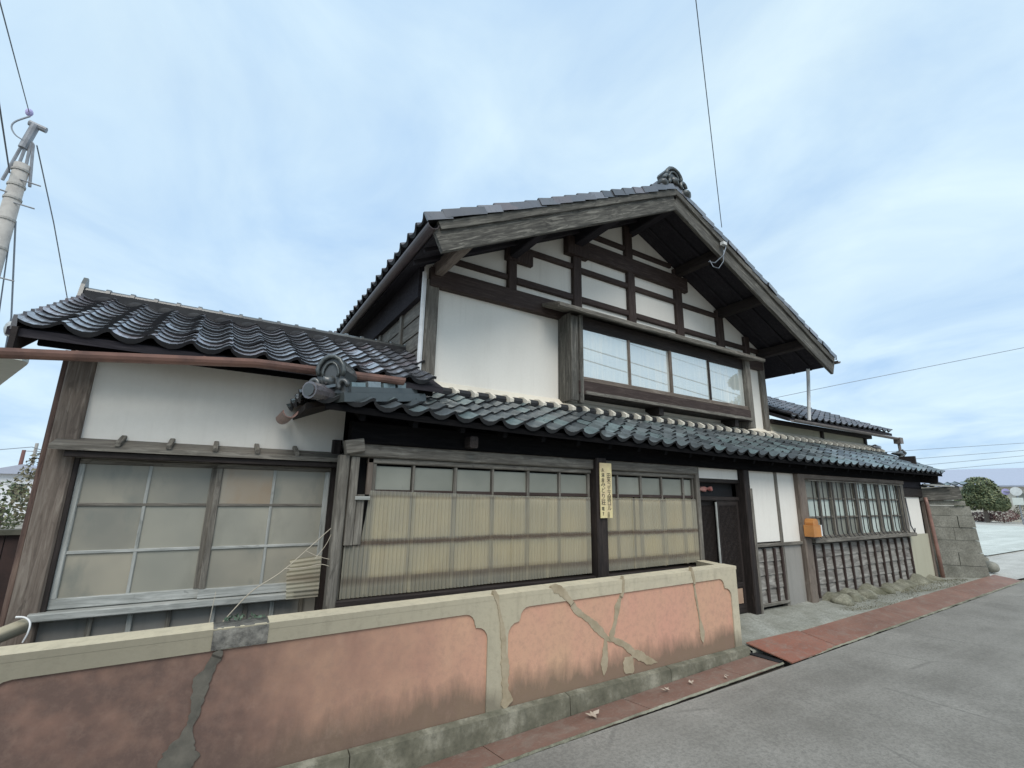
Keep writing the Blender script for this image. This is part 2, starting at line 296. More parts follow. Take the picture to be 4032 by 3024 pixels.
b = NB('plate_red')
n1 = b.noise(b.coord('pos', (0.6, 1.5, 1)), 2.6, 5, 0.6); n2 = b.noise(b.coord('pos'), 45, 3); x = b.xyz()
c1 = b.ramp(n1, [(0.3, (0.18, 0.080, 0.054)), (0.7, (0.27, 0.140, 0.098))])
c1 = b.mix(b.maprange(x[0], 7.5, 5.6, 0, 0.8), c1, b.ramp(n1, [(0.3, (0.27, 0.085, 0.050)), (0.7, (0.35, 0.125, 0.078))]))
c1 = b.mix(b.maprange(x[0], 5.3, 5.2, 0, 1), c1, b.ramp(n1, [(0.3, (0.165, 0.083, 0.060)), (0.7, (0.235, 0.135, 0.102))]))
n4 = b.noise(b.coord('pos'), 6, 6, 0.7, 0.8)
c1 = b.mix(b.maprange(n4, 0.5, 0.72, 0, 0.6), c1, (0.27, 0.235, 0.195))
c1 = b.mix(b.maprange(n2, 0.55, 0.8, 0, 0.35), c1, (0.40, 0.33, 0.28)); b.col(c1); b.rough(0.7); b.bump(n2, 0.2, 0.003)
n9 = b.noise(b.coord('pos', (1, 2.5, 1)), 16, 6, 0.75); b.col(b.mix(b.maprange(n9, 0.45, 0.68, 0.08, 0.6), c1, (0.17, 0.125, 0.10)))

b = NB('dado')              # weathered board dado
n1 = b.noise(b.coord('pos', (1.2, 1, 7)), 2.4, 6, 0.65, 0.8); n2 = b.noise(b.coord('pos'), 2.0, 4)
c1 = b.ramp(n1, [(0.3, (0.085, 0.075, 0.068)), (0.72, (0.43, 0.41, 0.37)), (0.5, (0.21, 0.195, 0.175))])
b.col(b.mix(b.maprange(n2, 0.45, 0.7, 0, 0.5), c1, (0.30, 0.30, 0.27))); b.rough(0.9); b.bump(n1, 0.4, 0.006)

def mat_leaf(name, a, c):
    b = NB(name); oi = b.n('ShaderNodeNewGeometry'); n1 = b.noise(b.coord('pos'), 2.2, 3)
    cc = b.ramp(b.math('ADD', b.math('MULTIPLY', oi.outputs['Random Per Island'], 0.6), b.math('MULTIPLY', n1, 0.4)), [(0.2, a), (0.8, c)])
    b.col(cc); b.rough(0.6); return b.m
mat_leaf('leaf_green', (0.055, 0.085, 0.04), (0.20, 0.21, 0.10))
mat_leaf('leaf_olive', (0.09, 0.085, 0.05), (0.20, 0.18, 0.11))
mat_leaf('leaf_red', (0.11, 0.055, 0.052), (0.20, 0.11, 0.10))
mat_leaf('leaf_weed', (0.05, 0.085, 0.055), (0.11, 0.17, 0.11))
mat_leaf('leaf_dry', (0.32, 0.24, 0.17), (0.52, 0.44, 0.36))

# ------------------------------------------------------------------ object helpers
def reg(o, parent=None, label=None, cat=None, group=None, kind=None):
    C.objects.link(o)
    if parent is not None:
        o.parent = parent
    if label: o['label'] = label
    if cat: o['category'] = cat
    if group: o['group'] = group
    if kind: o['kind'] = kind
    return o
WLOC = {}
def wloc(p): return WLOC.get(p.name, Vector((0, 0, 0))) if p is not None else Vector((0, 0, 0))
def empty(name, loc, label, cat, group=None):
    o = bpy.data.objects.new(name, None); o.empty_display_size = 0.1; o.location = loc
    reg(o, None, label, cat, group); WLOC[o.name] = Vector(loc); return o
def mesh_obj(name, vs, fs, mat, parent=None, smooth=False, origin=None, **kw):
    vs = [Vector(v) for v in vs]
    if origin is None:
        mn = Vector((min(v.x for v in vs), min(v.y for v in vs), min(v.z for v in vs))); mxv = Vector((max(v.x for v in vs), max(v.y for v in vs), max(v.z for v in vs)))
        origin = Vector(((mn.x + mxv.x) / 2, (mn.y + mxv.y) / 2, mn.z))
    me = bpy.data.meshes.new(name); me.from_pydata([v - origin for v in vs], [], fs)
    bm = bmesh.new(); bm.from_mesh(me); bmesh.ops.recalc_face_normals(bm, faces=bm.faces); bm.to_mesh(me); bm.free()
    if smooth:
        for p in me.polygons: p.use_smooth = True
    me.materials.append(MATS[mat])
    o = bpy.data.objects.new(name, me); o.location = origin - wloc(parent)
    reg(o, parent, **kw); WLOC[o.name] = origin; return o
class MB:
    def __init__(s): s.v = []; s.f = []
    def add(s, v, f):
        k = len(s.v); s.v += [Vector(p) for p in v]; s.f += [[i + k for i in q] for q in f]; return s
    def box(s, x0, x1, y0, y1, z0, z1):
        return s.add([(x0, y0, z0), (x1, y0, z0), (x1, y1, z0), (x0, y1, z0), (x0, y0, z1), (x1, y0, z1), (x1, y1, z1), (x0, y1, z1)],
                     [(0, 3, 2, 1), (4, 5, 6, 7), (0, 1, 5, 4), (1, 2, 6, 5), (2, 3, 7, 6), (3, 0, 4, 7)])
    def prism_y(s, poly, y0, y1):            # polygon in x,z extruded along y
        n = len(poly)
        return s.add([(x, y0, z) for x, z in poly] + [(x, y1, z) for x, z in poly],
                     [list(range(n)), list(range(2 * n - 1, n - 1, -1))] + [(i, (i + 1) % n, n + (i + 1) % n, n + i) for i in range(n)])
    def prism_x(s, poly, x0, x1):            # polygon in y,z extruded along x
        n = len(poly)
        return s.add([(x0, y, z) for y, z in poly] + [(x1, y, z) for y, z in poly],
                     [list(range(n)), list(range(2 * n - 1, n - 1, -1))] + [(i, (i + 1) % n, n + (i + 1) % n, n + i) for i in range(n)])
    def prism_z(s, poly, z0, z1):
        n = len(poly)
        return s.add([(x, y, z0) for x, y in poly] + [(x, y, z1) for x, y in poly],
                     [list(range(n)), list(range(2 * n - 1, n - 1, -1))] + [(i, (i + 1) % n, n + (i + 1) % n, n + i) for i in range(n)])
    def tube(s, pts, r, n=8, r1=None, caps=True):
        pts = [Vector(p) for p in pts]; k = len(s.v); m = len(pts); ref = None
        for i, p in enumerate(pts):
            d = (pts[min(i + 1, m - 1)] - pts[max(i - 1, 0)]).normalized()
            if ref is None: ref = Vector((0, 0, 1)) if abs(d.z) < 0.9 else Vector((1, 0, 0))
            a = d.cross(ref).normalized(); bb = a.cross(d).normalized(); ref = bb
            rr = r if r1 is None else r + (r1 - r) * i / (m - 1)
            for j in range(n):
                t = 2 * math.pi * j / n; s.v.append(p + a * (rr * math.cos(t)) + bb * (rr * math.sin(t)))
        for i in range(m - 1):
            for j in range(n): s.f.append([k + i * n + j, k + i * n + (j + 1) % n, k + (i + 1) * n + (j + 1) % n, k + (i + 1) * n + j])
        if caps: s.f.append([k + j for j in range(n)][::-1]); s.f.append([k + (m - 1) * n + j for j in range(n)])
        return s
    def gutter(s, pts, r, n=8, t=0.006):     # open half pipe along a path
        pts = [Vector(p) for p in pts]; k = len(s.v); d = (pts[-1] - pts[0]).normalized(); a = d.cross(Vector((0, 0, 1))).normalized(); up = Vector((0, 0, 1))
        ring = [(r, t) for t in range(0)]
        prof = [(math.cos(math.pi * j / n) * r, -math.sin(math.pi * j / n) * r) for j in range(n + 1)] + [(math.cos(math.pi * j / n) * (r - t), -math.sin(math.pi * j / n) * (r - t)) for j in range(n, -1, -1)]
        q = len(prof)
        for p in pts:
            for x, z in prof: s.v.append(p + a * x + up * z)
        for i in range(len(pts) - 1):
            for j in range(q): s.f.append([k + i * q + j, k + i * q + (j + 1) % q, k + (i + 1) * q + (j + 1) % q, k + (i + 1) * q + j])
        s.f.append([k + j for j in range(q)]); s.f.append([k + (len(pts) - 1) * q + j for j in range(q)][::-1]); return s
    def blob(s, c, rx, ry, rz, seed=0, sub=2, amp=0.18):
        bm = bmesh.new(); bmesh.ops.create_icosphere(bm, subdivisions=sub, radius=1); rnd = random.Random(seed); ph = [rnd.uniform(0, 6) for _ in range(6)]
        k = len(s.v)
        for v in bm.verts:
            p = v.co; w = 1 + amp * (math.sin(3 * p.x + ph[0]) * math.cos(2.6 * p.y + ph[1]) + 0.6 * math.sin(4.5 * p.z + ph[2] + 2 * p.x))
            s.v.append(Vector((c[0] + p.x * rx * w, c[1] + p.y * ry * w, c[2] + p.z * rz * w)))
        for f in bm.faces: s.f.append([k + v.index for v in f.verts])
        bm.free(); return s
    def obj(s, name, mat, parent=None, **kw): return mesh_obj(name, s.v, s.f, mat, parent, **kw)
def bx(name, x0, x1, y0, y1, z0, z1, mat, parent=None, **kw): return MB().box(x0, x1, y0, y1, z0, z1).obj(name, mat, parent, **kw)

def beam(name, p0, p1, w, h, mat, parent=None, up=(0, 0, 1), wob=0.0, seg=1, bevel=True, **kw):
    """timber from p0 to p1 (centre line), w sideways, h along 'up'; grain runs along it"""
    p0 = Vector(p0); p1 = Vector(p1); d = p1 - p0; L = d.length; xa = d.normalized(); ua = Vector(up)
    if abs(xa.dot(ua)) > 0.95: ua = Vector((0, 1, 0))
    ya = ua.cross(xa).normalized(); za = xa.cross(ya)
    vs = []; fs = []; c = min(0.012, w * 0.14, h * 0.14) if bevel else 0
    prof = [(-w / 2 + c, -h / 2), (w / 2 - c, -h / 2), (w / 2, -h / 2 + c), (w / 2, h / 2 - c), (w / 2 - c, h / 2), (-w / 2 + c, h / 2), (-w / 2, h / 2 - c), (-w / 2, -h / 2 + c)] if c else [(-w / 2, -h / 2), (w / 2, -h / 2), (w / 2, h / 2), (-w / 2, h / 2)]
    q = len(prof); rnd = random.Random(hash((round(p0.x, 2), round(p1.z, 2))) & 0xffff)
    for i in range(seg + 1):
        for y, z in prof: vs.append((L * i / seg, y + rnd.uniform(-wob, wob), z + rnd.uniform(-wob, wob)))
    for i in range(seg):
        for j in range(q): fs.append([i * q + j, i * q + (j + 1) % q, (i + 1) * q + (j + 1) % q, (i + 1) * q + j])
    fs.append(list(range(q))[::-1]); fs.append([seg * q + j for j in range(q)])
    me = bpy.data.meshes.new(name); me.from_pydata(vs, [], fs)
    bm = bmesh.new(); bm.from_mesh(me); bmesh.ops.recalc_face_normals(bm, faces=bm.faces); bm.to_mesh(me); bm.free()
    me.materials.append(MATS[mat]); o = bpy.data.objects.new(name, me)
    R = Matrix((xa, ya, za)).transposed().to_4x4(); o.matrix_basis = Matrix.Translation(p0 - wloc(parent)) @ R
    reg(o, parent, **kw); WLOC[o.name] = p0.copy(); return o
def post(name, x0, x1, y0, y1, z0, z1, mat, parent=None, **kw):
    return beam(name, ((x0 + x1) / 2, (y0 + y1) / 2, z0), ((x0 + x1) / 2, (y0 + y1) / 2, z1), x1 - x0, y1 - y0, mat, parent, up=(0, 1, 0), **kw)
def rail(name, x0, x1, y0, y1, z0, z1, mat, parent=None, **kw):
    return beam(name, (x0, (y0 + y1) / 2, (z0 + z1) / 2), (x1, (y0 + y1) / 2, (z0 + z1) / 2), y1 - y0, z1 - z0, mat, parent, **kw)

def gz(x):                                   # road level: rises gently to the right
    x = max(-14.0, min(24.0, x)); return -0.02 + (0.0157 * (x - 5.3) if x > 5.3 else 0.025 * (x - 5.3))
def sheet(name, poly, dz, mat, step=None, **kw):
    """ground sheet following the road level; poly in x,y is cut at the level's bends"""
    bm = bmesh.new(); vv = [bm.verts.new((x, y, 0)) for x, y in poly]; bm.faces.new(vv)
    for cx in (-14, 5.3, 24):
        g = bm.verts[:] + bm.edges[:] + bm.faces[:]; bmesh.ops.bisect_plane(bm, geom=g, plane_co=(cx, 0, 0), plane_no=(1, 0, 0))
    for v in bm.verts: v.co.z = gz(v.co.x) + dz
    vs = [v.co.copy() for v in bm.verts]; bm.verts.index_update(); fs = [[v.index for v in f.verts] for f in bm.faces]; bm.free()
    return mesh_obj(name, vs, fs, mat, None, origin=Vector((0, 0, 0)), **kw)

# ------------------------------------------------------------------ ground
sheet('ground', [(-900, -900), (900, -900), (900, 900), (-900, 900)], -0.06, 'earth', kind='structure')
sheet('road', [(-60, -4.0), (120, -4.0), (120, 3.6), (15.5, 3.15), (14.0, 3.10), (5.3, 3.02), (2.0, 3.08), (-60, 3.0)], 0.0, 'asphalt', kind='structure')
sheet('gravel_lot', [(13.95, 3.3), (15.5, 3.16), (120, 3.62), (120, 60), (13.95, 60)], -0.012, 'gravel', kind='structure')
sheet('concrete_pad', [(18.4, 4.7), (40, 3.72), (40, 10.4), (18.4, 10.8)], 0.02, 'lot_white', kind='structure')
apron = MB()
cols = 26; rows = 5
for i in range(cols + 1):
    xx = 5.26 + (13.9 - 5.26) * i / cols
    for j in range(rows + 1):
        t = j / rows; yb = 4.2; yf = 3.46 + 0.05 * math.sin(xx * 2.1) + 0.03 * math.sin(xx * 5.3)
        z0 = gz(xx) + 0.035; z1 = 0.105 + 0.01 * math.sin(xx)
        apron.v.append(Vector((xx, yf + (yb - yf) * t, z0 + (z1 - z0) * (t ** 0.8) + 0.008 * math.sin(7 * xx + 9 * t))))
for i in range(cols):
    for j in range(rows): a = i * (rows + 1) + j; apron.f.append([a, a + rows + 1, a + rows + 2, a + 1])
k = len(apron.v)
for i in range(cols + 1): apron.v.append(apron.v[i * (rows + 1)] + Vector((0, 0, -0.12)))
for i in range(cols): apron.f.append([i * (rows + 1), k + i, k + i + 1, (i + 1) * (rows + 1)])
apron.obj('concrete_apron', 'concrete', smooth=True, kind='structure')

# ------------------------------------------------------------------ the old house
HOUSE = empty('old_house', (5.5, 4.6, 0.0), 'old two-storey timber house with white plaster gable and dark glazed tile roofs', 'house')
YF, YL, YU, YB = 4.17, 4.55, 5.10, 4.19      # ground front, left wing front, upper front, bargeboard plane

# ---- roof tiles
TW = 0.245
PROF = [(0.0, 0.040), (0.10, 0.018), (0.22, 0.004), (0.40, -0.006), (0.58, -0.002), (0.72, 0.012), (0.84, 0.033), (0.94, 0.047), (1.04, 0.043)]
def tile_mesh(name, L, kind, mat, th=0.022, lift=0.028):
    n = len(PROF); vs = []; fs = []; edge = set()
    for y in (0, L):
        for t, h in PROF: vs.append((t * TW, y, h + lift * (1 - y / L)))
    for j in range(n - 1): fs.append((j, j + 1, n + j + 1, n + j))
    k = len(vs)
    for t, h in PROF:
        d = th
        if kind == 'eave': d = th + 0.006 + 0.014 * max(0, 1 - ((t - 0.42) / 0.42) ** 2)
        vs.append((t * TW, 0.004, h + lift - d))
    for j in range(n - 1): edge.add(len(fs)); fs.append((j, k + j, k + j + 1, j + 1))
    if kind == 'eave':                       # lip has a back
        k2 = len(vs)
        for t, h in PROF: vs.append((t * TW, 0.022, h + lift - 0.018))
        for j in range(n - 1): fs.append((k + j, k2 + j, k2 + j + 1, k + j + 1))
    if kind in ('vergel', 'verger'):
        x = 0.0 if kind == 'vergel' else PROF[-1][0] * TW; k3 = len(vs); h0 = PROF[0][1] if kind == 'vergel' else PROF[-1][1]; s = -1 if kind == 'vergel' else 1
        vs += [(x, 0, h0 + lift), (x, L, h0), (x + s * 0.012, L, h0 - 0.09), (x + s * 0.012, 0, h0 + lift - 0.10), (x - s * 0.02, 0, h0 + lift - 0.10), (x - s * 0.02, 0, h0 + lift)]
        fs += [(k3, k3 + 1, k3 + 2, k3 + 3), (k3, k3 + 3, k3 + 4, k3 + 5)]
    # side walls
    k4 = len(vs); t, h = PROF[-1]
    vs += [(t * TW, 0, h + lift), (t * TW, L, h), (t * TW, L, h - th), (t * TW, 0, h + lift - th)]; fs.append((k4, k4 + 1, k4 + 2, k4 + 3))
    me = bpy.data.meshes.new(name); me.from_pydata(vs, [], fs); me.materials.append(MATS[mat]); me.materials.append(MATS['tile_edge'])
    for i in edge: me.polygons[i].material_index = 1
    a = me.attributes.new('tint', 'FLOAT', 'FACE')
    return me
class TileSet:
    def __init__(s, mat, L, **k2):
        s.me = {k: tile_mesh('roof_tile', L, k, mat, **k2) for k in ('field', 'eave', 'vergel', 'verger')}; s.mat = mat; s.far = {}
    def put(s, parent, p, u, v, kind, single, jit=1.0):
        u = u.normalized(); n = u.cross(v).normalized(); v = n.cross(u).normalized()
        M = Matrix((u, v, n)).transposed().to_4x4()
        M = Matrix.Translation(p + n * random.uniform(-0.003, 0.003) * jit) @ M @ Matrix.Rotation(random.gauss(0, 0.022) * jit, 4, 'Z') @ Matrix.Rotation(random.gauss(0, 0.018) * jit, 4, 'Y') @ Matrix.Rotation(random.gauss(0, 0.012) * jit, 4, 'X')
        if single:
            o = bpy.data.objects.new('roof_tile', s.me[kind]); o.matrix_basis = Matrix.Translation(-wloc(parent)) @ M; reg(o, parent)
        else: s.far.setdefault(parent.name, []).append((M, kind))
    def flush(s, parent, name='far_tiles'):
        L = s.far.pop(parent.name, [])
        if not L: return
        vs = []; fs = []; tint = []; mi = []
        for M, kind in L:
            me = s.me[kind]; k = len(vs); r = random.random()
            vs += [M @ v.co for v in me.vertices]; fs += [[k + i for i in p.vertices] for p in me.polygons]; tint += [r] * len(me.polygons); mi += [p.material_index for p in me.polygons]
        me = bpy.data.meshes.new(name); o0 = wloc(parent); me.from_pydata([v - o0 for v in vs], [], fs); me.materials.append(MATS[s.mat]); me.materials.append(MATS['tile_edge']); me.polygons.foreach_set('material_index', mi)
        a = me.attributes.new('tint', 'FLOAT', 'FACE'); a.data.foreach_set('value', tint)
        o = bpy.data.objects.new(name, me); reg(o, parent, kind='stuff')
TB = TileSet('tile_blue', 0.275); TBR = TileSet('tile_brown', 0.30); TLW = TileSet('tile_silver', 0.205, th=0.022, lift=0.020)

# ---- left wing -------------------------------------------------------------
H = HOUSE
# wall above the window, stub wall below it
MB().prism_y([(-0.98, 1.97), (0.95, 1.97), (0.95, 2.50), (1.70, 2.60), (1.70, 2.76), (-0.98, 2.76)], YL, YL + 0.09).obj('left_plaster_wall', 'plaster_white', H)
lw = bx('left_stub_wall', -0.98, 0.95, YL + 0.02, YL + 0.10, -0.2, 0.80, 'plaster_grey', H)
for i, xx in enumerate((-0.62, -0.40, -0.17, 0.11, 0.33, 0.52, 0.74)):
    post('batten', xx - 0.016, xx + 0.016, YL - 0.012, YL + 0.02, -0.1, 0.79, 'wood_pale' if i % 2 else 'wood_grey', lw)
MB().box(-1.02, -0.96, YL + 0.02, 7.2, -0.2, 2.75).obj('left_end_wall', 'wood_red', H)
post('corner_post', -1.04, -0.885, YL - 0.05, YL + 0.09, -0.15, 2.62, 'wood_brown', H)
post('corner_board', -1.075, -1.042, YL - 0.02, YL + 0.14, -0.15, 2.62, 'wood_red', H)
# window
win = bx('left_window', -0.885, 0.90, YL + 0.045, YL + 0.06, 0.79, 1.90, 'wood_grey', H)
post('window_post', -0.885, -0.855, YL - 0.04, YL + 0.05, 0.79, 1.93, 'wood_dark', H)
post('window_post', 0.855, 0.935, YL - 0.06, YL + 0.05, 0.2, 2.1, 'wood_dark', H)
rail('sill', -0.93, 0.66, YL - 0.10, YL + 0.03, 0.775, 0.825, 'wood_pale', H)
rail('window_head', -0.88, 0.88, YL - 0.05, YL + 0.04, 1.845, 1.885, 'wood_grey', H)
def sash(x0, x1, xm, y, mats, gl):
    z0, z1 = 0.83, 1.845; zr = (1.195, 1.52)
    s = rail('sash', x0, x1, y - 0.02, y + 0.02, z0, z0 + 0.07, 'wood_pale', H)
    rail('top_rail', x0, x1, y - 0.018, y + 0.018, z1 - 0.04, z1, 'wood_grey', s)
    post('stile', x0, x0 + 0.045, y - 0.02, y + 0.02, z0 + 0.07, z1 - 0.04, mats[0], s)
    post('stile', x1 - 0.045, x1, y - 0.022, y + 0.022, z0 + 0.07, z1 - 0.04, mats[1], s)
    post('muntin', xm - 0.011, xm + 0.011, y - 0.014, y + 0.014, z0 + 0.07, z1 - 0.04, 'wood_pale', s)
    for z in zr: rail('muntin', x0 + 0.045, x1 - 0.045, y - 0.016, y + 0.012, z - 0.011, z + 0.011, 'wood_pale' if z < 1.3 else 'wood_grey', s)
    xs = (x0 + 0.045, xm, x1 - 0.045); zs = (z0 + 0.07, zr[0], zr[1], z1 - 0.04)
    for a in range(2):
        for q in range(3): bx('pane', xs[a], xs[a + 1], y - 0.003, y + 0.003, zs[q], zs[q + 1], gl[a * 3 + q], s)
sash(-0.865, 0.00, -0.44, YL + 0.0, ('wood_pale', 'wood_grey'), ['glass_frosted', 'glass_frosted', 'glass_frosted', 'glass_yellow', 'glass_yellow', 'glass_frosted'])
sash(-0.01, 0.86, 0.412, YL + 0.047 - 0.09, ('wood_grey', 'wood_pale'), ['glass_frosted', 'glass_yellow', 'glass_brown', 'glass_frosted', 'glass_yellow', 'glass_frosted'])
# little awning with battens
aw = MB().prism_x([(YL - 0.20, 1.89), (YL - 0.20, 1.925), (YL + 0.0, 1.99), (YL + 0.0, 1.945)], -1.0, 0.96).obj('window_awning', 'wood_grey', H)
for p in ((480, 1743), (674, 1752), (850, 1759), (1010, 1766), (1162, 1772)):
    q = at(*p, YL - 0.05); beam('awning_batten', (q.x + 0.0, YL - 0.215, 1.942), (q.x, YL + 0.0, 2.012), 0.034, 0.03, 'wood_grey', aw)
rail('awning_fascia', -0.92, 0.9, YL - 0.17, YL - 0.14, 1.845, 1.888, 'wood_dark', aw)

# left wing roof (verge is slightly skew to the front)
SK = -0.035; EY, EZ = 4.17, 2.675; RY, RZ = 5.80, 3.425; SL = (RZ - EZ) / (RY - EY)
lr = MB()
lr.add([(-1.30, EY + 0.03, EZ - 0.02), (1.78, EY + 0.03, EZ - 0.02), (1.78, YU + 0.2, EZ - 0.02 + SL * (YU + 0.2 - EY)), (1.93, YU + 0.2, EZ - 0.02 + SL * (YU + 0.2 - EY)), (1.93, RY, RZ - 0.02), (-1.34, RY, RZ - 0.02),
        (-1.30, EY + 0.03, EZ - 0.075), (1.78, EY + 0.03, EZ - 0.075), (1.78, YU + 0.2, EZ - 0.075 + SL * (YU + 0.2 - EY)), (1.93, YU + 0.2, EZ - 0.075 + SL * (YU + 0.2 - EY)), (1.93, RY, RZ - 0.075), (-1.34, RY, RZ - 0.075)],
       [(0, 1, 2, 3, 4, 5), (11, 10, 9, 8, 7, 6)] + [(i, (i + 1) % 6, 6 + (i + 1) % 6, 6 + i) for i in range(6)])
lr.add([(-1.34, RY, RZ - 0.02), (1.93, RY, RZ - 0.02), (1.93, 7.5, EZ), (-1.34, 7.5, EZ)], [(0, 1, 2, 3)])
LROOF = lr.obj('left_wing_roof', 'wood_soffit', H)
nr = 11; v = Vector((SK, 1, SL)); vl = v.length; ex = (RY - EY) * vl / nr; v.normalize(); u = Vector((1, 0, 0))
for r in range(nr):
    for c in range(14):
        p = Vector((-1.27 + c * TW, EY, EZ)) + v * (r * ex)
        if p.x + TW > (1.76 if p.y < YU - 0.15 else 1.92): continue
        kind = 'vergel' if c == 0 else ('eave' if r == 0 else 'field')
        TLW.put(LROOF, p, u, v, kind, True)
TLW.flush(LROOF)
# gable closing board at the left verge
MB().add([(-1.27, EY, EZ - 0.02), (-1.34, RY, RZ - 0.02), (-1.34, RY, RZ - 0.20), (-1.27, EY, EZ - 0.20), (-1.24, EY, EZ - 0.02), (-1.31, RY, RZ - 0.02), (-1.31, RY, RZ - 0.20), (-1.24, EY, EZ - 0.20)],
         [(0, 1, 2, 3), (7, 6, 5, 4), (0, 4, 5, 1), (3, 2, 6, 7), (0, 3, 7, 4), (1, 5, 6, 2)]).obj('verge_board', 'wood_dark', LROOF)
rail('eave_board', -1.16, 1.7, EY + 0.10, EY + 0.14, EZ - 0.10, EZ - 0.02, 'wood_black', LROOF)
# ridge
rs = MB().box(-1.33, 1.90, RY - 0.10, RY + 0.10, RZ - 0.04, RZ + 0.02).box(-1.33, 1.90, RY - 0.08, RY + 0.08, RZ + 0.023, RZ + 0.06).obj('ridge_course', 'tile_edge', LROOF)
for i in range(17):
    x0 = -1.33 + i * 0.19; mbb = MB()
    for (xa, xb, rr) in ((x0, x0 + 0.16, 0.062), (x0 + 0.155, x0 + 0.19, 0.08)):
        k = len(mbb.v); n = 6
        for xx in (xa, xb):
            for j in range(n + 1): t = math.pi * j / n; mbb.v.append(Vector((xx, RY + rr * math.cos(t), RZ + 0.062 + rr * 0.75 * math.sin(t))))
        mbb.f += [[k + j, k + j + 1, k + n + 2 + j, k + n + 1 + j] for j in range(n)] + [[k + j for j in range(n + 1)], [k + n + 1 + j for j in range(n + 1)][::-1]]
    mbb.obj('ridge_cap', 'tile_oni', LROOF)
for i in range(13): MB().blob((-1.15 + i * TW, RY - 0.11, RZ - 0.035), 0.085, 0.03, 0.05, i, 2, 0.02).obj('ridge_filler', 'tile_edge', LROOF)
MB().prism_x([(RY - 0.11, RZ - 0.03), (RY + 0.11, RZ - 0.03), (RY + 0.07, RZ + 0.12), (RY + 0.02, RZ + 0.20), (RY - 0.02, RZ + 0.20), (RY - 0.07, RZ + 0.12)], -1.365, -1.332).obj('ridge_end_tile', 'tile_oni', LROOF)
# copper gutter, sloping to the left and running past the verge
g0 = at(0, 1376, 4.09); g1 = at(1008, 1419, 4.09); g2 = at(1590, 1493, 4.09)
ga = g0 + (g0 - g1).normalized() * 0.5
MB().gutter([ga, g0, g1, g2], 0.058).obj('eave_gutter', 'gutter_copper', H)
for xx in (-0.9, -0.2, 0.5, 1.15):
    zz = g0.z + (g1.z - g0.z) * (xx - g0.x) / (g1.x - g0.x) if xx < g1.x else g1.z + (g2.z - g1.z) * (xx - g1.x) / (g2.x - g1.x)
    bx('gutter_bracket', xx - 0.008, xx + 0.008, 4.04, 4.30, zz - 0.002, zz + 0.004, 'gutter_copper', H)

# ---- canopy (lower front roof) ----------------------------------------------
CY0, CY1 = 3.82, 5.04
def cz0(x):
    pts = [(0.4, 2.335), (1.0, 2.310), (1.5, 2.292), (2.5, 2.272), (4, 2.248), (5.5, 2.222), (8, 2.205), (14.5, 2.215)]
    for (a, za), (b_, zb) in zip(pts, pts[1:]):
        if x <= b_: return za + (zb - za) * (x - a) / (b_ - a)
    return 2.215
CZ1 = 2.775
def cP(x, t): return Vector((x, CY0 + (CY1 - CY0) * t, cz0(x) + (CZ1 - cz0(x)) * t))
dk = MB(); n = 30
for i in range(n + 1):
    x = 0.62 + (13.22 - 0.62) * i / n
    for t, dz in ((0.02, -0.012), (1.0, -0.012), (1.0, -0.075), (0.02, -0.065)):
        hx = max(x, 0.62 + (CY1 - CY0) * t) if x < 2.2 else x + (0.5 * t if i == n else 0)
        p = cP(hx, t); p.z += dz; dk.v.append(p)
for i in range(n):
    for j in range(4): a = i * 4 + j; b2 = i * 4 + (j + 1) % 4; dk.f.append([a, b2, b2 + 4, a + 4])
dk.f.append([0, 1, 2, 3]); dk.f.append([n * 4 + j for j in range(4)])
CAN = dk.obj('canopy_roof', 'wood_black', H)
NR = 6
cnt = 0
for c in range(52):
    x = 0.52 + c * TW
    for r in range(NR):
        t = r / NR; p = cP(x, t)
        skew = 0.0
        if x > 11: skew = 0.05 * (x - 11) * t
        p.x += skew
        if p.x < 0.55 + (CY1 - CY0) * t - 0.10: continue
        if x + TW > 13.3: continue
        v = cP(x, 1) - cP(x, 0)
        kind = 'eave' if r == 0 else ('verger' if c == 51 else 'field')
        TB.put(CAN, p, Vector((TW, 0, cz0(x + TW) - cz0(x))), v, kind, x < 7.2)
TB.flush(CAN)
# hip end on the left
HC = Vector((0.68, 3.89, 2.325))
lh = MB().add([(0.50, 3.84, 2.30), (0.50, 4.54, 2.30), (1.20, 4.54, 2.60), (0.50, 3.84, 2.25), (0.50, 4.54, 2.25), (1.20, 4.54, 2.55)], [(0, 1, 2), (5, 4, 3), (0, 3, 4, 1), (0, 2, 5, 3), (1, 4, 5, 2)]).obj('hip_end', 'wood_dark', CAN)
for c in range(3):
    for r in range(3):
        yy = 4.54 - c * TW; xx = 0.46 + r * 0.2
        if yy - TW * 0.6 < 3.9 + (xx - 0.46): continue
        TB.put(CAN, Vector((xx, yy, 2.325 + 0.43 * (xx - 0.46))), Vector((0, -1, 0)), Vector((1, 0, 0.43)), 'eave' if r == 0 else 'field', True)
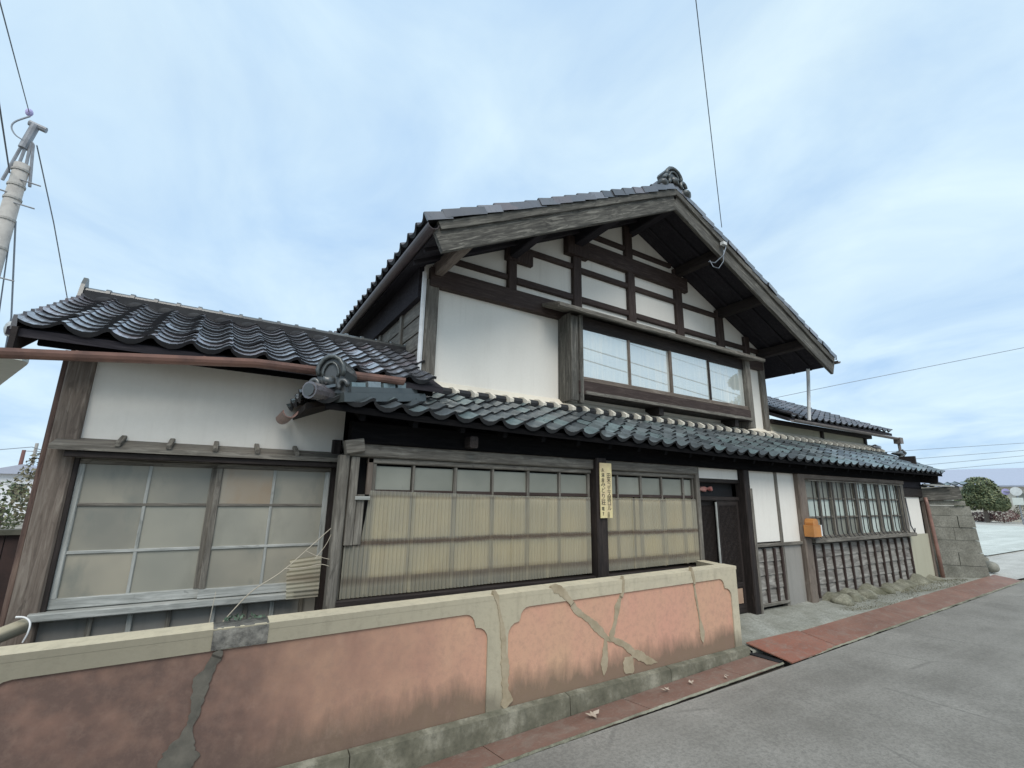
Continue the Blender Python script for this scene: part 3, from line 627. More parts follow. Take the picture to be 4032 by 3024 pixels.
# hip ridge: two flat courses and cover tiles
hd = Vector((1, 0.55, 0.21)).normalized(); hs = Vector((0.55, -1, 0)).normalized(); hn = hs.cross(hd)
if hn.z < 0: hn = -hn
def hip_slab(name, a, b_, w, z0, z1, mat, tip=1.0):
    vs = []
    for s, ww in ((a, w), (b_, w * tip)):
        for x, z in ((-ww, z0), (ww, z0), (ww, z1), (-ww, z1)): vs.append(HC + hd * s + hs * x + hn * z)
    return mesh_obj(name, vs, [(0, 1, 2, 3), (7, 6, 5, 4), (0, 4, 5, 1), (1, 5, 6, 2), (2, 6, 7, 3), (3, 7, 4, 0)], mat, CAN)
hip_slab('hip_course', 0.02, 1.05, 0.15, 0.0, 0.075, 'tile_oni', 0.8); hip_slab('hip_course', 0.10, 0.95, 0.125, 0.078, 0.125, 'tile_oni', 0.8)
for i in range(4): hip_slab('hip_cover', 0.16 + i * 0.18, 0.32 + i * 0.18, 0.085, 0.128, 0.165 + 0.012 * (i % 2), 'tile_blue', 0.85)
# ogre tile on the hip corner: arched plate with scrolls, facing out along the hip
def ogre(parent, base, fw, side, up, w, h, d, name='ogre_tile', mat='tile_oni'):
    prof = [(-0.5, 0), (-0.62, 0.05), (-0.60, 0.22), (-0.42, 0.30), (-0.44, 0.45), (-0.50, 0.60), (-0.44, 0.74), (-0.30, 0.90), (-0.1, 0.98), (0.1, 0.98), (0.30, 0.90), (0.44, 0.74), (0.50, 0.60), (0.44, 0.45), (0.42, 0.30), (0.60, 0.22), (0.62, 0.05), (0.5, 0)]
    vs = []; n = len(prof)
    for k, sc in ((0, 1.0), (d, 0.97)):
        for x, z in prof: vs.append(base - fw * k + side * (x * w * sc) + up * (z * h))
    o = mesh_obj(name, vs, [list(range(n)), list(range(2 * n - 1, n - 1, -1))] + [(i, (i + 1) % n, n + (i + 1) % n, n + i) for i in range(n)], mat, parent)
    # raised rims, scrolls and boss
    rim = MB(); pts = [base + fw * 0.015 + side * (x * w * 0.86) + up * (z * h * 0.95 + 0.01) for x, z in prof[4:14]]; rim.tube(pts, 0.022 * w / 0.3, 6)
    pts = [base + fw * 0.012 + side * (x * w * 0.52) + up * (z * h * 0.72 + 0.03) for x, z in prof[4:14]]; rim.tube(pts, 0.013 * w / 0.3, 6)
    rim.obj('arch_rim', mat, o, smooth=True)
    for sx in (-1, 1):
        sp = []; 
        for k in range(14):
            a = k / 13 * 4.2; r = 0.075 * w / 0.3 * (1 - k / 18); sp.append(base + fw * 0.03 + side * (sx * (0.42 * w + r * math.cos(a) * 0.8)) + up * (0.17 * h + r * math.sin(a)))
        MB().tube(sp, 0.024 * w / 0.3, 6).obj('scroll', mat, o, smooth=True)
    MB().blob(base + fw * 0.03 + up * (0.30 * h), 0.05 * w / 0.3, 0.03 * w / 0.3, 0.06 * w / 0.3, 3, 2, 0.3).obj('boss', mat, o, smooth=True)
    return o
fw = Vector((-0.55, -0.84, 0)).normalized(); sd_ = Vector((0.84, -0.55, 0)).normalized()
ogre(CAN, Vector((0.665, 3.86, 2.40)), fw, sd_, Vector((0, 0, 1)), 0.25, 0.31, 0.25)
tt = MB(); tt.tube([Vector((0.74, 3.95, 2.40)), Vector((0.50, 3.74, 2.385))], 0.062, 12, 0.068); tt.obj('round_end_tile', 'tile_brown', CAN, smooth=False)
MB().tube([Vector((0.499, 3.739, 2.385)), Vector((0.492, 3.733, 2.3846))], 0.05, 12).obj('end_disc', 'tile_oni', CAN)
# short copper gutter under the hip end
ga = Vector((0.415, 3.95, 2.245)); gb = Vector((0.415, 4.50, 2.255))
MB().gutter([ga, gb], 0.055).obj('hip_gutter', 'gutter_copper', H)
# head beam and rafters under the canopy
beam('canopy_beam', (0.92, YF - 0.02, 2.14), (12.75, YF - 0.02, 2.13), 0.14, 0.19, 'wood_black', H)
for i in range(28):
    x = 0.95 + i * 0.455
    if x > 13.0: break
    a = cP(x, 0.05) + Vector((0, 0, -0.10)); b_ = cP(x, 0.42) + Vector((0, 0, -0.10)); beam('rafter', a, b_, 0.045, 0.06, 'wood_black', CAN)
beam('bracket_arm', (2.02, 3.96, 2.115), (2.02, YF + 0.02, 2.12), 0.085, 0.11, 'wood_dark', CAN)
# plaster flashing strip along the top with a mortar tab at each tile
fl = MB().prism_x([(CY1 - 0.06, CZ1 + 0.03), (CY1 - 0.05, CZ1 + 0.06), (YU + 0.0, CZ1 + 0.16), (YU + 0.05, CZ1 + 0.16), (YU + 0.05, CZ1 - 0.1), (CY1, CZ1 - 0.1)], 1.82, 13.55).obj('flashing_strip', 'mortar', CAN)
for i in range(47):
    x = 1.95 + i * TW
    MB().prism_x([(CY1 - 0.22, CZ1 - 0.03), (CY1 - 0.23, CZ1 + 0.012), (CY1 - 0.14, CZ1 + 0.068), (CY1 - 0.03, CZ1 + 0.092), (CY1 - 0.03, CZ1 - 0.02)], x, x + 0.048 + random.uniform(-0.008, 0.012)).obj('mortar_tab', 'mortar', fl)
    if i < 46: MB().tube([Vector((x + 0.062, CY1 - 0.10, CZ1 + 0.012)), Vector((x + TW - 0.01, CY1 - 0.10, CZ1 + 0.012))], 0.05, 8).obj('top_tile', 'tile_edge', fl)

# ---- ground floor front: corrugated bay --------------------------------------
bx('front_back_wall', 0.95, 5.45, YF + 0.13, YF + 0.17, -0.05, 2.2, 'interior', H)
BAY = rail('bay_header', 0.93, 5.46, YF - 0.055, YF + 0.09, 1.935, 2.055, 'wood_grey', H)
rail('bay_rail', 1.10, 3.62, YF - 0.02, YF + 0.07, 1.885, 1.934, 'wood_grey', H); rail('bay_rail', 3.79, 5.44, YF - 0.02, YF + 0.07, 1.885, 1.934, 'wood_grey', H)
beam('bay_header_end', (0.88, YF - 0.06, 2.0), (1.03, YF - 0.06, 2.03), 0.10, 0.12, 'wood_grey', H)
def lights(xs, z0=1.66, z1=1.885):
    for i, x in enumerate(xs):
        w = 0.022 if i % 2 else 0.034
        post('transom_stile', x - w / 2, x + w / 2, YF - 0.005, YF + 0.05, 0.82, z1, 'wood_grey', H)
        if i: bx('pane', xs[i - 1] + 0.02, x - 0.02, YF + 0.02, YF + 0.026, z0, z1 - 0.02, 'glass_pale', BAY)
lights([1.16, 1.52, 1.94, 2.35, 2.775, 3.19, 3.60]); lights([3.80, 4.05, 4.44, 4.81, 5.22, 5.41])
for x0, x1 in ((1.12, 3.62), (3.79, 5.43)):
    for z, h in ((1.645, 0.035), (1.225, 0.05), (0.905, 0.07)):
        rail('sash_rail', x0, x1, YF + 0.0, YF + 0.045, z - h / 2, z + h / 2, 'wood_gable', H)
    n = int((x1 - x0) / 0.41)
    for i in range(n):
        a = x0 + (x1 - x0) * i / n; b_ = x0 + (x1 - x0) * (i + 1) / n
        for z0, z1 in ((0.94, 1.20), (1.25, 1.63)): bx('sash_panel', a + 0.02, b_ - 0.02, YF + 0.03, YF + 0.036, z0, z1, 'panel_beige', BAY)
rail('bay_sill', 0.93, 5.45, YF - 0.06, YF + 0.10, 0.73, 0.795, 'wood_dark', H)
def corr(name, x0, x1, zb, ztop, y, parent, mat='corrugated', horiz=False, pitch=0.036, amp=0.009, kw={}):
    L = x1 - x0; n = max(6, int(L / pitch * 5)); mbb = MB(); nz = 3
    for i in range(n + 1):
        x = x0 + L * i / n; o = amp * math.sin(2 * math.pi * x / pitch)
        za, zt = zb(x), ztop(x)
        for j in range(nz): mbb.v.append(Vector((x, y + o + 0.004 * math.sin(3 * x + j), za + (zt - za) * j / (nz - 1))))
    for i in range(n):
        for j in range(nz - 1): a = i * nz + j; mbb.f.append([a, a + nz, a + nz + 1, a + 1])
    return mbb.obj(name, mat, parent, smooth=True, **kw)
bot = lambda x: 0.802 + 0.008 * (x - 1) ; top = lambda x: 1.655 - 0.02 * min(1, max(0, (x - 1.1) / 1.5)) - 0.005 * (x - 1)
def top1(x): return 1.215 if x < 1.085 else (1.215 + (x - 1.085) / 0.045 * 0.44 if x < 1.13 else top(x))
edges = [0.955, 1.55, 2.14, 2.60, 3.02, 3.61]
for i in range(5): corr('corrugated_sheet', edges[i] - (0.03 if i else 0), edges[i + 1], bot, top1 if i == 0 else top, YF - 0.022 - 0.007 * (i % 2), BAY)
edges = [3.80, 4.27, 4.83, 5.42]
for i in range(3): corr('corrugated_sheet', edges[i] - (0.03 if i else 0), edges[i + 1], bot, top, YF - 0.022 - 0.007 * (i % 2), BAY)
for x in (1.95, 2.6, 4.4): pass
post('bay_corner_post', 0.852, 0.932, YF - 0.06, YF + 0.06, 0.0, 1.94, 'wood_grey', H)
post('bay_corner_post', 0.935, 0.955, YF + 0.0, YF + 0.38, 0.0, 1.94, 'wood_grey', H)
post('shutter_board', 0.945, 1.015, YF - 0.055, YF - 0.02, 1.215, 1.93, 'wood_grey', H); post('shutter_board', 1.02, 1.085, YF - 0.04, YF - 0.01, 1.215, 1.62, 'wood_grey', H)
post('shutter_board', 1.095, 1.145, YF - 0.02, YF + 0.01, 1.62, 1.93, 'wood_brown', H)
rail('shutter_batten', 1.0, 1.125, YF - 0.065, YF - 0.042, 1.575, 1.605, 'wood_pale', H)
post('bay_middle_post', 3.628, 3.782, YF - 0.11, YF + 0.05, -0.05, 2.06, 'wood_dark', H, wob=0.002, seg=6)
post('bay_end_post', 5.432, 5.50, YF - 0.05, YF + 0.12, 0.0, 2.06, 'wood_grey', H)
bx('bay_lower_wall', 0.94, 5.45, YF + 0.0, YF + 0.10, -0.1, 0.73, 'plaster_grey', H)

# ---- entrance -----------------------------------------------------------------
bx('entrance_wall', 5.50, 6.47, YF + 0.03, YF + 0.12, 1.90, 2.30, 'plaster_white', H)
post('entrance_post', 6.49, 6.625, YF - 0.06, YF + 0.10, 0.06, 2.1, 'wood_dark', H); post('entrance_post_foot', 6.60, 6.655, YF - 0.07, YF + 0.02, 0.06, 1.78, 'wood_grey', H)
rail('entrance_lintel', 5.50, 6.49, YF + 0.03, YF + 0.13, 1.845, 1.90, 'wood_dark', H)
bx('transom_board', 5.50, 6.49, YF + 0.15, YF + 0.17, 1.60, 1.85, 'interior', H)
rail('door_head', 5.50, 6.49, YF + 0.05, YF + 0.15, 1.60, 1.655, 'wood_dark', H)
MB().blob((5.80, YF + 0.13, 1.755), 0.075, 0.03, 0.035, 5).blob((5.95, YF + 0.13, 1.76), 0.06, 0.03, 0.035, 6).obj('transom_ornament', 'pink_cloth', H)
def door(x0, x1, y, name='sliding_door', n=15):
    d = rail(name, x0, x1, y - 0.018, y + 0.018, 0.10, 0.22, 'wood_dark', H)
    post('stile', x0, x0 + 0.045, y - 0.02, y + 0.02, 0.22, 1.60, 'wood_dark', d); post('stile', x1 - 0.045, x1, y - 0.02, y + 0.02, 0.22, 1.60, 'wood_dark', d)
    rail('top_rail', x0 + 0.045, x1 - 0.045, y - 0.018, y + 0.018, 1.53, 1.60, 'wood_dark', d); rail('mid_rail', x0 + 0.045, x1 - 0.045, y - 0.018, y + 0.018, 0.44, 0.50, 'wood_dark', d)
    bx('kick_panel', x0 + 0.045, x1 - 0.045, y - 0.006, y + 0.006, 0.22, 0.44, 'wood_dark', d)
    bx('pane', x0 + 0.045, x1 - 0.045, y + 0.006, y + 0.010, 0.50, 1.53, 'interior', d)
    for i in range(n):
        x = x0 + 0.045 + (x1 - x0 - 0.09) * (i + 0.5) / n; bx('lattice_bar', x - 0.006, x + 0.006, y - 0.012, y + 0.006, 0.50, 1.53, 'wood_dark', d)
    return d
door(5.52, 6.02, YF + 0.14); dr = door(5.98, 6.485, YF + 0.085)
post('door_edge', 5.955, 5.985, YF + 0.06, YF + 0.075, 0.35, 1.58, 'wood_pale', dr)
bx('kick_patch', 6.05, 6.40, YF + 0.058, YF + 0.066, 0.235, 0.425, 'tan_board', dr)
bx('door_sill', 5.48, 6.66, YF - 0.10, YF + 0.16, 0.0, 0.098, 'concrete', H)
bx('entrance_dark', 5.50, 6.49, YF + 0.20, YF + 0.24, 0.0, 1.9, 'interior', H)

# ---- right part of the front -----------------------------------------------------
bx('right_back_wall', 6.60, 13.0, YF + 0.10, YF + 0.16, 0.0, 2.3, 'interior', H)
bx('right_plaster_panel', 6.64, 7.37, YF + 0.01, YF + 0.09, 1.02, 2.06, 'plaster_white', H); bx('right_plaster_panel', 7.44, 7.93, YF + 0.01, YF + 0.09, 1.0, 2.06, 'plaster_white', H)
bx('right_plaster_panel', 11.96, 12.80, YF + 0.01, YF + 0.09, 0.98, 1.72, 'plaster_white', H)
rail('right_head_beam', 11.90, 12.95, YF - 0.03, YF + 0.10, 1.72, 1.90, 'wood_dark', H); rail('right_head_beam', 11.9, 12.95, YF - 0.02, YF + 0.1, 1.905, 2.06, 'wood_soffit', H)
post('thin_post', 7.37, 7.44, YF - 0.01, YF + 0.08, 0.1, 2.06, 'wood_grey', H)
post('thick_post', 7.93, 8.13, YF - 0.07, YF + 0.09, 0.08, 2.06, 'wood_brown', H, wob=0.002, seg=5)
bx('right_lower_plaster', 11.98, 12.92, YF + 0.0, YF + 0.09, 0.05, 0.975, 'plaster_beige', H)
bx('right_lower_plaster', 7.45, 7.93, YF + 0.012, YF + 0.09, 0.05, 0.96, 'plaster_grey', H)
# board dado with battens
def dado(x0, x1, z0, z1, xs, w=0.035):
    d = bx('board_dado', x0, x1, YF + 0.03, YF + 0.09, z0, z1, 'dado', H)
    nz = 4
    for i in range(nz):
        za = z0 + (z1 - z0) * i / nz; zb = z0 + (z1 - z0) * (i + 1) / nz - 0.006
        MB().prism_x([(YF + 0.03, za), (YF + 0.006, za), (YF + 0.022, zb), (YF + 0.03, zb)], x0, x1).obj('dado_board', 'dado', d)
    for x in xs: post('batten', x - w / 2, x + w / 2, YF - 0.02, YF + 0.012, z0 + 0.0, z1, 'wood_gable', d)
dado(6.66, 7.36, 0.20, 0.93, (6.69, 6.91, 7.16, 7.35), 0.04); rail('dado_cap', 6.64, 7.93, YF - 0.03, YF + 0.05, 0.955, 1.0, 'wood_grey', H); rail('dado_foot', 6.64, 7.4, YF - 0.03, YF + 0.06, 0.16, 0.20, 'wood_grey', H)
dado(8.16, 11.97, 0.13, 0.93, (8.29, 8.575, 8.872, 9.18, 9.48, 9.79, 10.09, 10.38, 10.685, 10.98, 11.294, 11.60, 11.93))
rail('dado_foot', 8.14, 11.98, YF - 0.035, YF + 0.06, 0.095, 0.135, 'wood_grey', H)
# barred window
rail('window_ledge', 8.14, 12.02, YF - 0.12, YF + 0.06, 0.965, 1.03, 'wood_grey', H)
rail('window_head', 8.14, 11.96, YF - 0.06, YF + 0.08, 1.965, 2.06, 'wood_brown', H)
post('window_frame', 8.14, 8.25, YF - 0.02, YF + 0.08, 1.03, 1.965, 'wood_grey', H); post('window_frame', 11.78, 11.96, YF - 0.04, YF + 0.08, 1.03, 1.965, 'wood_grey', H)
RW = rail('window_sill', 8.25, 11.78, YF + 0.0, YF + 0.05, 1.03, 1.06, 'wood_grey', H)
xs = [8.25, 9.11, 9.99, 10.88, 11.78]
for i, x in enumerate(xs[1:-1]): post('window_stile', x - 0.05, x + 0.05, YF - 0.01, YF + 0.05, 1.06, 1.965, 'wood_grey', RW)
for z in (1.355, 1.655): rail('window_muntin', 8.25, 11.78, YF + 0.004, YF + 0.03, z - 0.014, z + 0.014, 'wood_grey', RW)
zs = [1.06, 1.355, 1.655, 1.965]
for i in range(4):
    xm = (xs[i] + xs[i + 1]) / 2; post('window_muntin', xm - 0.022, xm + 0.022, YF - 0.004, YF + 0.034, 1.06, 1.965, 'wood_grey', RW)
    for a, b_ in ((xs[i], xm), (xm, xs[i + 1])):
        for q in range(3): bx('pane', a + 0.02, b_ - 0.02, YF + 0.04, YF + 0.045, zs[q], zs[q + 1], 'glass_mint' if (i > 1 or q == 1) else 'glass_pale', RW)
for i in range(22):
    x = 8.33 + i * (11.72 - 8.33) / 21
    pts = [(x, YF - 0.07, 1.96), (x, YF - 0.07, 1.15), (x, YF - 0.078, 1.09), (x + 0.01, YF - 0.10, 1.045), (x + 0.01, YF - 0.115, 1.032)]
    MB().tube(pts, 0.0085, 5).obj('window_bar', 'black_iron', RW)
rail('bar_rail', 8.2, 11.8, YF - 0.082, YF - 0.062, 1.935, 1.955, 'wood_grey', RW)
# conduit and drain pipe at the right end
MB().tube([(12.06, YF - 0.01, 1.70), (12.10, YF - 0.015, 1.15), (12.22, YF - 0.02, 1.02), (12.26, YF - 0.02, 1.10)], 0.012, 6).obj('conduit', 'cable', H)
MB().tube([(12.93, YF - 0.06, 1.72), (12.95, YF - 0.07, 1.55), (12.99, YF - 0.09, 0.70), (13.01, YF - 0.10, 0.05)], 0.036, 10).obj('drain_pipe', 'gutter_copper', H, smooth=True)
bx('right_end_wall', 12.93, 13.0, YF + 0.0, 9.5, 0.0, 2.6, 'wood_dark', H)
beam('hip_fascia', (13.2, 3.92, 2.10), (13.2, 4.6, 2.18), 0.04, 0.20, 'wood_dark', CAN)

# ---- upper storey -----------------------------------------------------------------
AX, AZ = 5.46, 6.36                          # ridge line of the tile surface at the gable
LT, LTZ, RT, RTZ = 1.60, 4.45, 9.86, 4.335   # eave ends
SLL = (AZ - LTZ) / (AX - LT); SLR = (AZ - RTZ) / (RT - AX)
def rz(x): return AZ - SLL * (AX - x) if x < AX else AZ - SLR * (x - AX)
SOF = 0.175                                  # soffit below the tile surface
UW = MB().prism_y([(1.86, 2.72), (9.06, 2.72), (9.06, rz(9.06) - SOF), (AX, AZ - SOF), (1.86, rz(1.86) - SOF)], YU + 0.03, YU + 0.14).obj('gable_wall', 'plaster_white', H)
def gpost(x0, x1, z0, z1=None, name='gable_post', y0=-0.035, mat='wood_gable'):
    z1 = min(rz(x0), rz(x1)) - SOF if z1 is None else z1
    post(name, x0, x1, YU + y0, YU + 0.06, z0, z1, mat, UW)
def grail(x0, x1, z0, z1, name='gable_rail', y0=-0.02, mat='wood_gable'):
    rail(name, x0, x1, YU + y0, YU + 0.05, z0, z1, mat, UW)
grail(1.90, 8.95, 4.115, 4.365, 'tie_beam', -0.06)
gpost(1.87, 2.03, 2.74, 4.20, 'corner_post', -0.03, 'wood_grey'); gpost(8.88, 9.04, 2.74, 4.30, 'corner_post', -0.03, 'wood_grey')
gpost(3.02, 3.16, 4.36); gpost(4.16, 4.325, 4.36, 5.20); gpost(5.31, 5.475, 4.36, 5.26); gpost(6.48, 6.655, 4.36); gpost(7.62, 7.81, 4.36); gpost(8.45, 8.6, 4.36)
gpost(5.28, 5.45, 5.5)                       # king post
grail(4.10, 6.80, 5.245, 5.515, 'collar_beam', -0.05)
gpost(4.02, 4.45, 5.20, 5.50, 'beam_block', -0.075); gpost(2.98, 3.42, 4.80, 4.98, 'beam_block', -0.05)
grail(2.15, 3.02, 4.51, 4.585); grail(3.17, 4.16, 4.48, 4.578); grail(4.33, 5.31, 4.48, 4.575); grail(5.48, 6.48, 4.475, 4.57); grail(6.66, 7.62, 4.47, 4.56); grail(7.82, 8.92, 4.46, 4.55)
grail(3.30, 4.16, 4.99, 5.075); grail(4.33, 5.31, 4.965, 5.055); grail(5.48, 6.48, 4.965, 5.05); grail(6.66, 7.62, 4.955, 5.04)
grail(4.55, 5.28, 5.64, 5.725); grail(5.46, 6.42, 5.64, 5.72)
# side and back walls of the upper storey
bx('eave_beam', 1.80, 1.884, YU + 0.09, 11.2, 3.99, 4.40, 'wood_soffit', H)
swl = bx('left_side_wall', 1.90, 1.99, YU + 0.145, 11.2, 2.7, 4.42, 'wood_grey', H)
for i in range(6): beam('side_plank', (1.885, YU + 0.15, 3.02 + i * 0.22), (1.885, 11.0, 3.02 + i * 0.22), 0.03, 0.2, 'wood_grey', swl)
for yy in (5.9, 6.9, 8.0): post('side_post', 1.84, 1.89, yy, yy + 0.1, 2.8, 4.3, 'wood_grey', swl)
bx('right_side_wall', 8.93, 9.02, YU + 0.145, 11.2, 2.7, 4.42, 'plaster_white', H)
bx('upper_back_wall', 1.9, 9.0, 11.2, 11.3, 2.6, 4.4, 'plaster_white', H)
MB().tube([(1.835, YU - 0.01, 4.28), (1.835, YU - 0.01, 2.78)], 0.03, 8).obj('down_pipe', 'pvc_white', H)
# main roof
BK = 11.6
mr = MB()
for x0, x1 in ((LT, AX), (AX, RT)):
    z0, z1 = rz(x0), rz(x1)
    mr.add([(x0, YB, z0 - 0.06), (x1, YB, z1 - 0.06), (x1, BK, z1 - 0.06), (x0, BK, z0 - 0.06), (x0, YB, z0 - SOF + 0.004), (x1, YB, z1 - SOF + 0.004), (x1, BK, z1 - SOF + 0.004), (x0, BK, z0 - SOF + 0.004)],
           [(0, 1, 2, 3), (7, 6, 5, 4), (0, 4, 5, 1), (2, 6, 7, 3), (0, 3, 7, 4), (1, 5, 6, 2)])
MROOF = mr.obj('main_roof', 'wood_soffit', H)
for side, (x0, sl_) in enumerate(((LT, SLL), (RT, SLR))):
    sgn = 1 if side == 0 else -1
    v = Vector((sgn, 0, sl_)); length = (AX - LT if side == 0 else RT - AX) * v.length; v.normalize(); nrow = int(length / 0.225); ex = length / nrow
    ncol = 29
    for r in range(nrow):
        for c in range(ncol):
            if side == 0: p = Vector((x0 - 0.13, YB - 0.06 + (c + 1) * TW, rz(LT) - 0.03 - 0.09 * SLL)) + v * (r * ex); u = Vector((0, -1, 0)); kind = 'verger' if c == 0 else ('eave' if r == 0 else 'field')
            else: p = Vector((x0 + 0.04, YB - 0.06 + c * TW, rz(RT) - 0.03)) + v * (r * ex); u = Vector((0, 1, 0)); kind = 'vergel' if c == 0 else ('eave' if r == 0 else 'field')
            TBR.put(MROOF, p, u, v, kind, False, 1.3)
TBR.flush(MROOF)
def ob(x, dz, y): return Vector((x, y, rz(x) + dz))
for x0, x1, nm in ((LT + 0.02, AX, 'l'), (AX, RT - 0.05, 'r')):
    nn = Vector((-(rz(x1) - rz(x0)), 0, x1 - x0)).normalized()
    a, c = ob(x0, -0.26, YB + 0.0), ob(x1, -0.26, YB + 0.0)
    beam('bargeboard', a, c, 0.055, 0.26, 'wood_barge', MROOF, up=nn, seg=14, wob=0.004)
    a, c = ob(x0, -0.105, YB - 0.035), ob(x1, -0.105, YB - 0.035)
    beam('barge_strip', a, c, 0.05, 0.10, 'wood_barge', MROOF, up=nn, seg=14, wob=0.004)
    for k in range(1, 3):
        yy = YB + 0.05 + k * 0.33
        beam('soffit_rafter', ob(x0, -SOF - 0.02, yy), ob(x1, -SOF - 0.02, yy), 0.05, 0.05, 'wood_soffit', MROOF, up=nn)
for x, z, w in ((2.0, -0.30, 0.11), (3.09, -0.27, 0.12), (4.24, -0.30, 0.16), (AX, -0.30, 0.15), (6.57, -0.27, 0.13), (7.72, -0.27, 0.13), (8.95, -0.30, 0.13)):
    beam('purlin', (x, YB + 0.03, rz(x) + z), (x, YU + 0.04, rz(x) + z), w, 0.17, 'wood_brown' if x < 2.5 else ('wood_soffit' if x < 6 else 'wood_dark'), MROOF)
# main ridge with ogre tile
MB().box(AX - 0.17, AX + 0.17, YB + 0.05, BK, AZ - 0.02, AZ + 0.09).box(AX - 0.14, AX + 0.14, YB + 0.05, BK, AZ + 0.093, AZ + 0.17).obj('main_ridge', 'tile_brown', MROOF)
MB().tube([(AX, YB + 0.05, AZ + 0.19), (AX, BK, AZ + 0.19)], 0.085, 10).obj('main_ridge_cap', 'tile_brown', MROOF)
ogre(MROOF, Vector((AX, YB - 0.02, AZ - 0.02)), Vector((0, -1, 0)), Vector((1, 0, 0)), Vector((0, 0, 1)), 0.40, 0.34, 0.16)
for sx in (-1, 1):
    MB().blob((AX + sx * 0.26, YB - 0.02, AZ - 0.06), 0.11, 0.09, 0.06, 9, 2, 0.2).obj('ridge_foot_tile', 'tile_oni', MROOF, smooth=True)
# gutters of the main roof
MB().gutter([(LT - 0.05, YB - 0.06, LTZ - 0.10), (LT - 0.05, BK, LTZ - 0.13)], 0.062).obj('main_gutter', 'gutter_brown', H)
MB().gutter([(RT + 0.09, YB - 0.08, RTZ - 0.075), (RT + 0.09, BK, RTZ - 0.12)], 0.05).obj('main_gutter', 'gutter_grey', H)
MB().tube([at(3181, 1452, 4.55), at(3183, 1500, 4.62), at(3186, 1655, 4.66)], 0.032, 8).obj('rain_pipe', 'pvc_white', H)

# ---- box window of the upper storey ------------------------------------------------
YW = 4.86
hood = MB().prism_x([(YW - 0.20, 4.135), (YW - 0.20, 4.165), (YU + 0.0, 4.285), (YU + 0.0, 4.225)], 3.56, 8.36).obj('window_hood', 'wood_grey', H)
rail('hood_edge', 3.57, 8.34, YW - 0.215, YW - 0.165, 4.10, 4.16, 'wood_grey', hood, wob=0.004, seg=18)
rail('hood_strip', 3.6, 8.30, YW + 0.02, YW + 0.07, 4.20, 4.235, 'wood_barge', hood, wob=0.005, seg=18)
post('shutter_case_board', 3.90, 3.935, YW + 0.0, YU + 0.02, 2.89, 4.14, 'wood_barge', H); post('shutter_case_board', 3.905, 4.03, YW - 0.04, YW - 0.002, 2.89, 4.10, 'wood_barge', H); post('shutter_case_board', 4.035, 4.10, YW - 0.065, YW + 0.02, 2.86, 4.12, 'wood_barge', H)
post('window_side_post', 7.955, 8.085, YW - 0.065, YU + 0.02, 2.86, 4.12, 'wood_grey', H)
bx('window_top_board', 4.10, 7.955, YW + 0.0, YW + 0.03, 3.94, 4.13, 'wood_dark', H)
UWN = rail('upper_window', 4.10, 7.955, YW - 0.03, YW + 0.03, 3.175, 3.245, 'wood_brown', H)
beam('window_apron', (4.02, YW - 0.035, 3.08), (8.05, YW - 0.035, 3.075), 0.05, 0.185, 'wood_gable', H, wob=0.005, seg=14)
rail('apron_strip', 4.12, 7.98, YW - 0.085, YW - 0.062, 2.985, 3.03, 'wood_grey', H, wob=0.003, seg=14)
bx('window_floor', 3.94, 8.05, YW + 0.0, YU + 0.02, 2.985, 3.02, 'wood_dark', H)
xs = [4.10, 5.035, 5.965, 6.93, 7.955]
for i in range(4): bx('pane', xs[i] + 0.012, xs[i + 1] - 0.012, YW + 0.002 + 0.02 * (i % 2), YW + 0.007 + 0.02 * (i % 2), 3.245, 3.945, 'glass_mirror', UWN)
for i in (1, 2, 3): post('mullion', xs[i] - 0.022, xs[i] + 0.022, YW - 0.02, YW + 0.03, 3.246, 3.94, 'wood_brown' if i < 3 else 'wood_dark', UWN)
for x in (5.68, 7.60): bx('window_bracket', x - 0.05, x + 0.05, YW - 0.01, YU + 0.03, 2.86, 2.985, 'wood_dark', H)

# ---- right wing behind the canopy ---------------------------------------------------
bx('right_upper_wall', 9.06, 13.10, YU + 0.02, YU + 0.1, 2.74, 3.14, 'plaster_beige', H)
for x in (11.0, 13.02): post('right_upper_post', x, x + 0.10, YU - 0.02, YU + 0.05, 2.80, 3.12, 'wood_dark', H)
rail('right_upper_beam', 9.06, 13.30, YU - 0.06, YU + 0.08, 3.075, 3.16, 'wood_dark', H)
E0 = Vector((9.05, 4.72, 3.16)); vr = Vector((0, 1, 0.45)).normalized()
RROOF = MB().add([(9.05, 4.74, 3.14), (13.60, 4.74, 3.20), (13.60, 8.0, 4.64), (9.05, 8.0, 4.58), (9.05, 4.74, 3.08), (13.60, 4.74, 3.14), (13.60, 8.0, 4.58), (9.05, 8.0, 4.52)],
                 [(0, 1, 2, 3), (7, 6, 5, 4), (0, 4, 5, 1), (1, 5, 6, 2), (2, 6, 7, 3), (3, 7, 4, 0)]).obj('right_wing_roof', 'wood_soffit', H)
for c in range(18):
    for r in range(15):
        p = E0 + Vector((c * TW + 0.06, 0, 0.0135 * c * TW)) + vr * (r * 0.235)
        TBR.put(RROOF, p, Vector((1, 0, 0.013)), vr, 'eave' if r == 0 else ('verger' if c == 17 else 'field'), False)
TBR.flush(RROOF)
MB().gutter([(9.06, 4.66, 3.10), (13.70, 4.66, 3.09)], 0.05).obj('right_gutter', 'gutter_grey', H)
MB().box(13.62, 13.78, 4.60, 4.74, 2.96, 3.10).obj('rain_hopper', 'gutter_grey', H)
MB().tube([(13.70, 4.67, 2.96), (13.68, 4.66, 2.80), (13.60, 4.60, 2.70)], 0.032, 8).obj('rain_pipe', 'gutter_grey', H)
MB().blob((13.45, 4.62, 2.70), 0.22, 0.10, 0.06, 4, 2, 0.3).blob((13.66, 4.60, 2.74), 0.06, 0.06, 0.08, 8, 2, 0.3).obj('corner_ornament_tile', 'tile_oni', CAN, smooth=True)
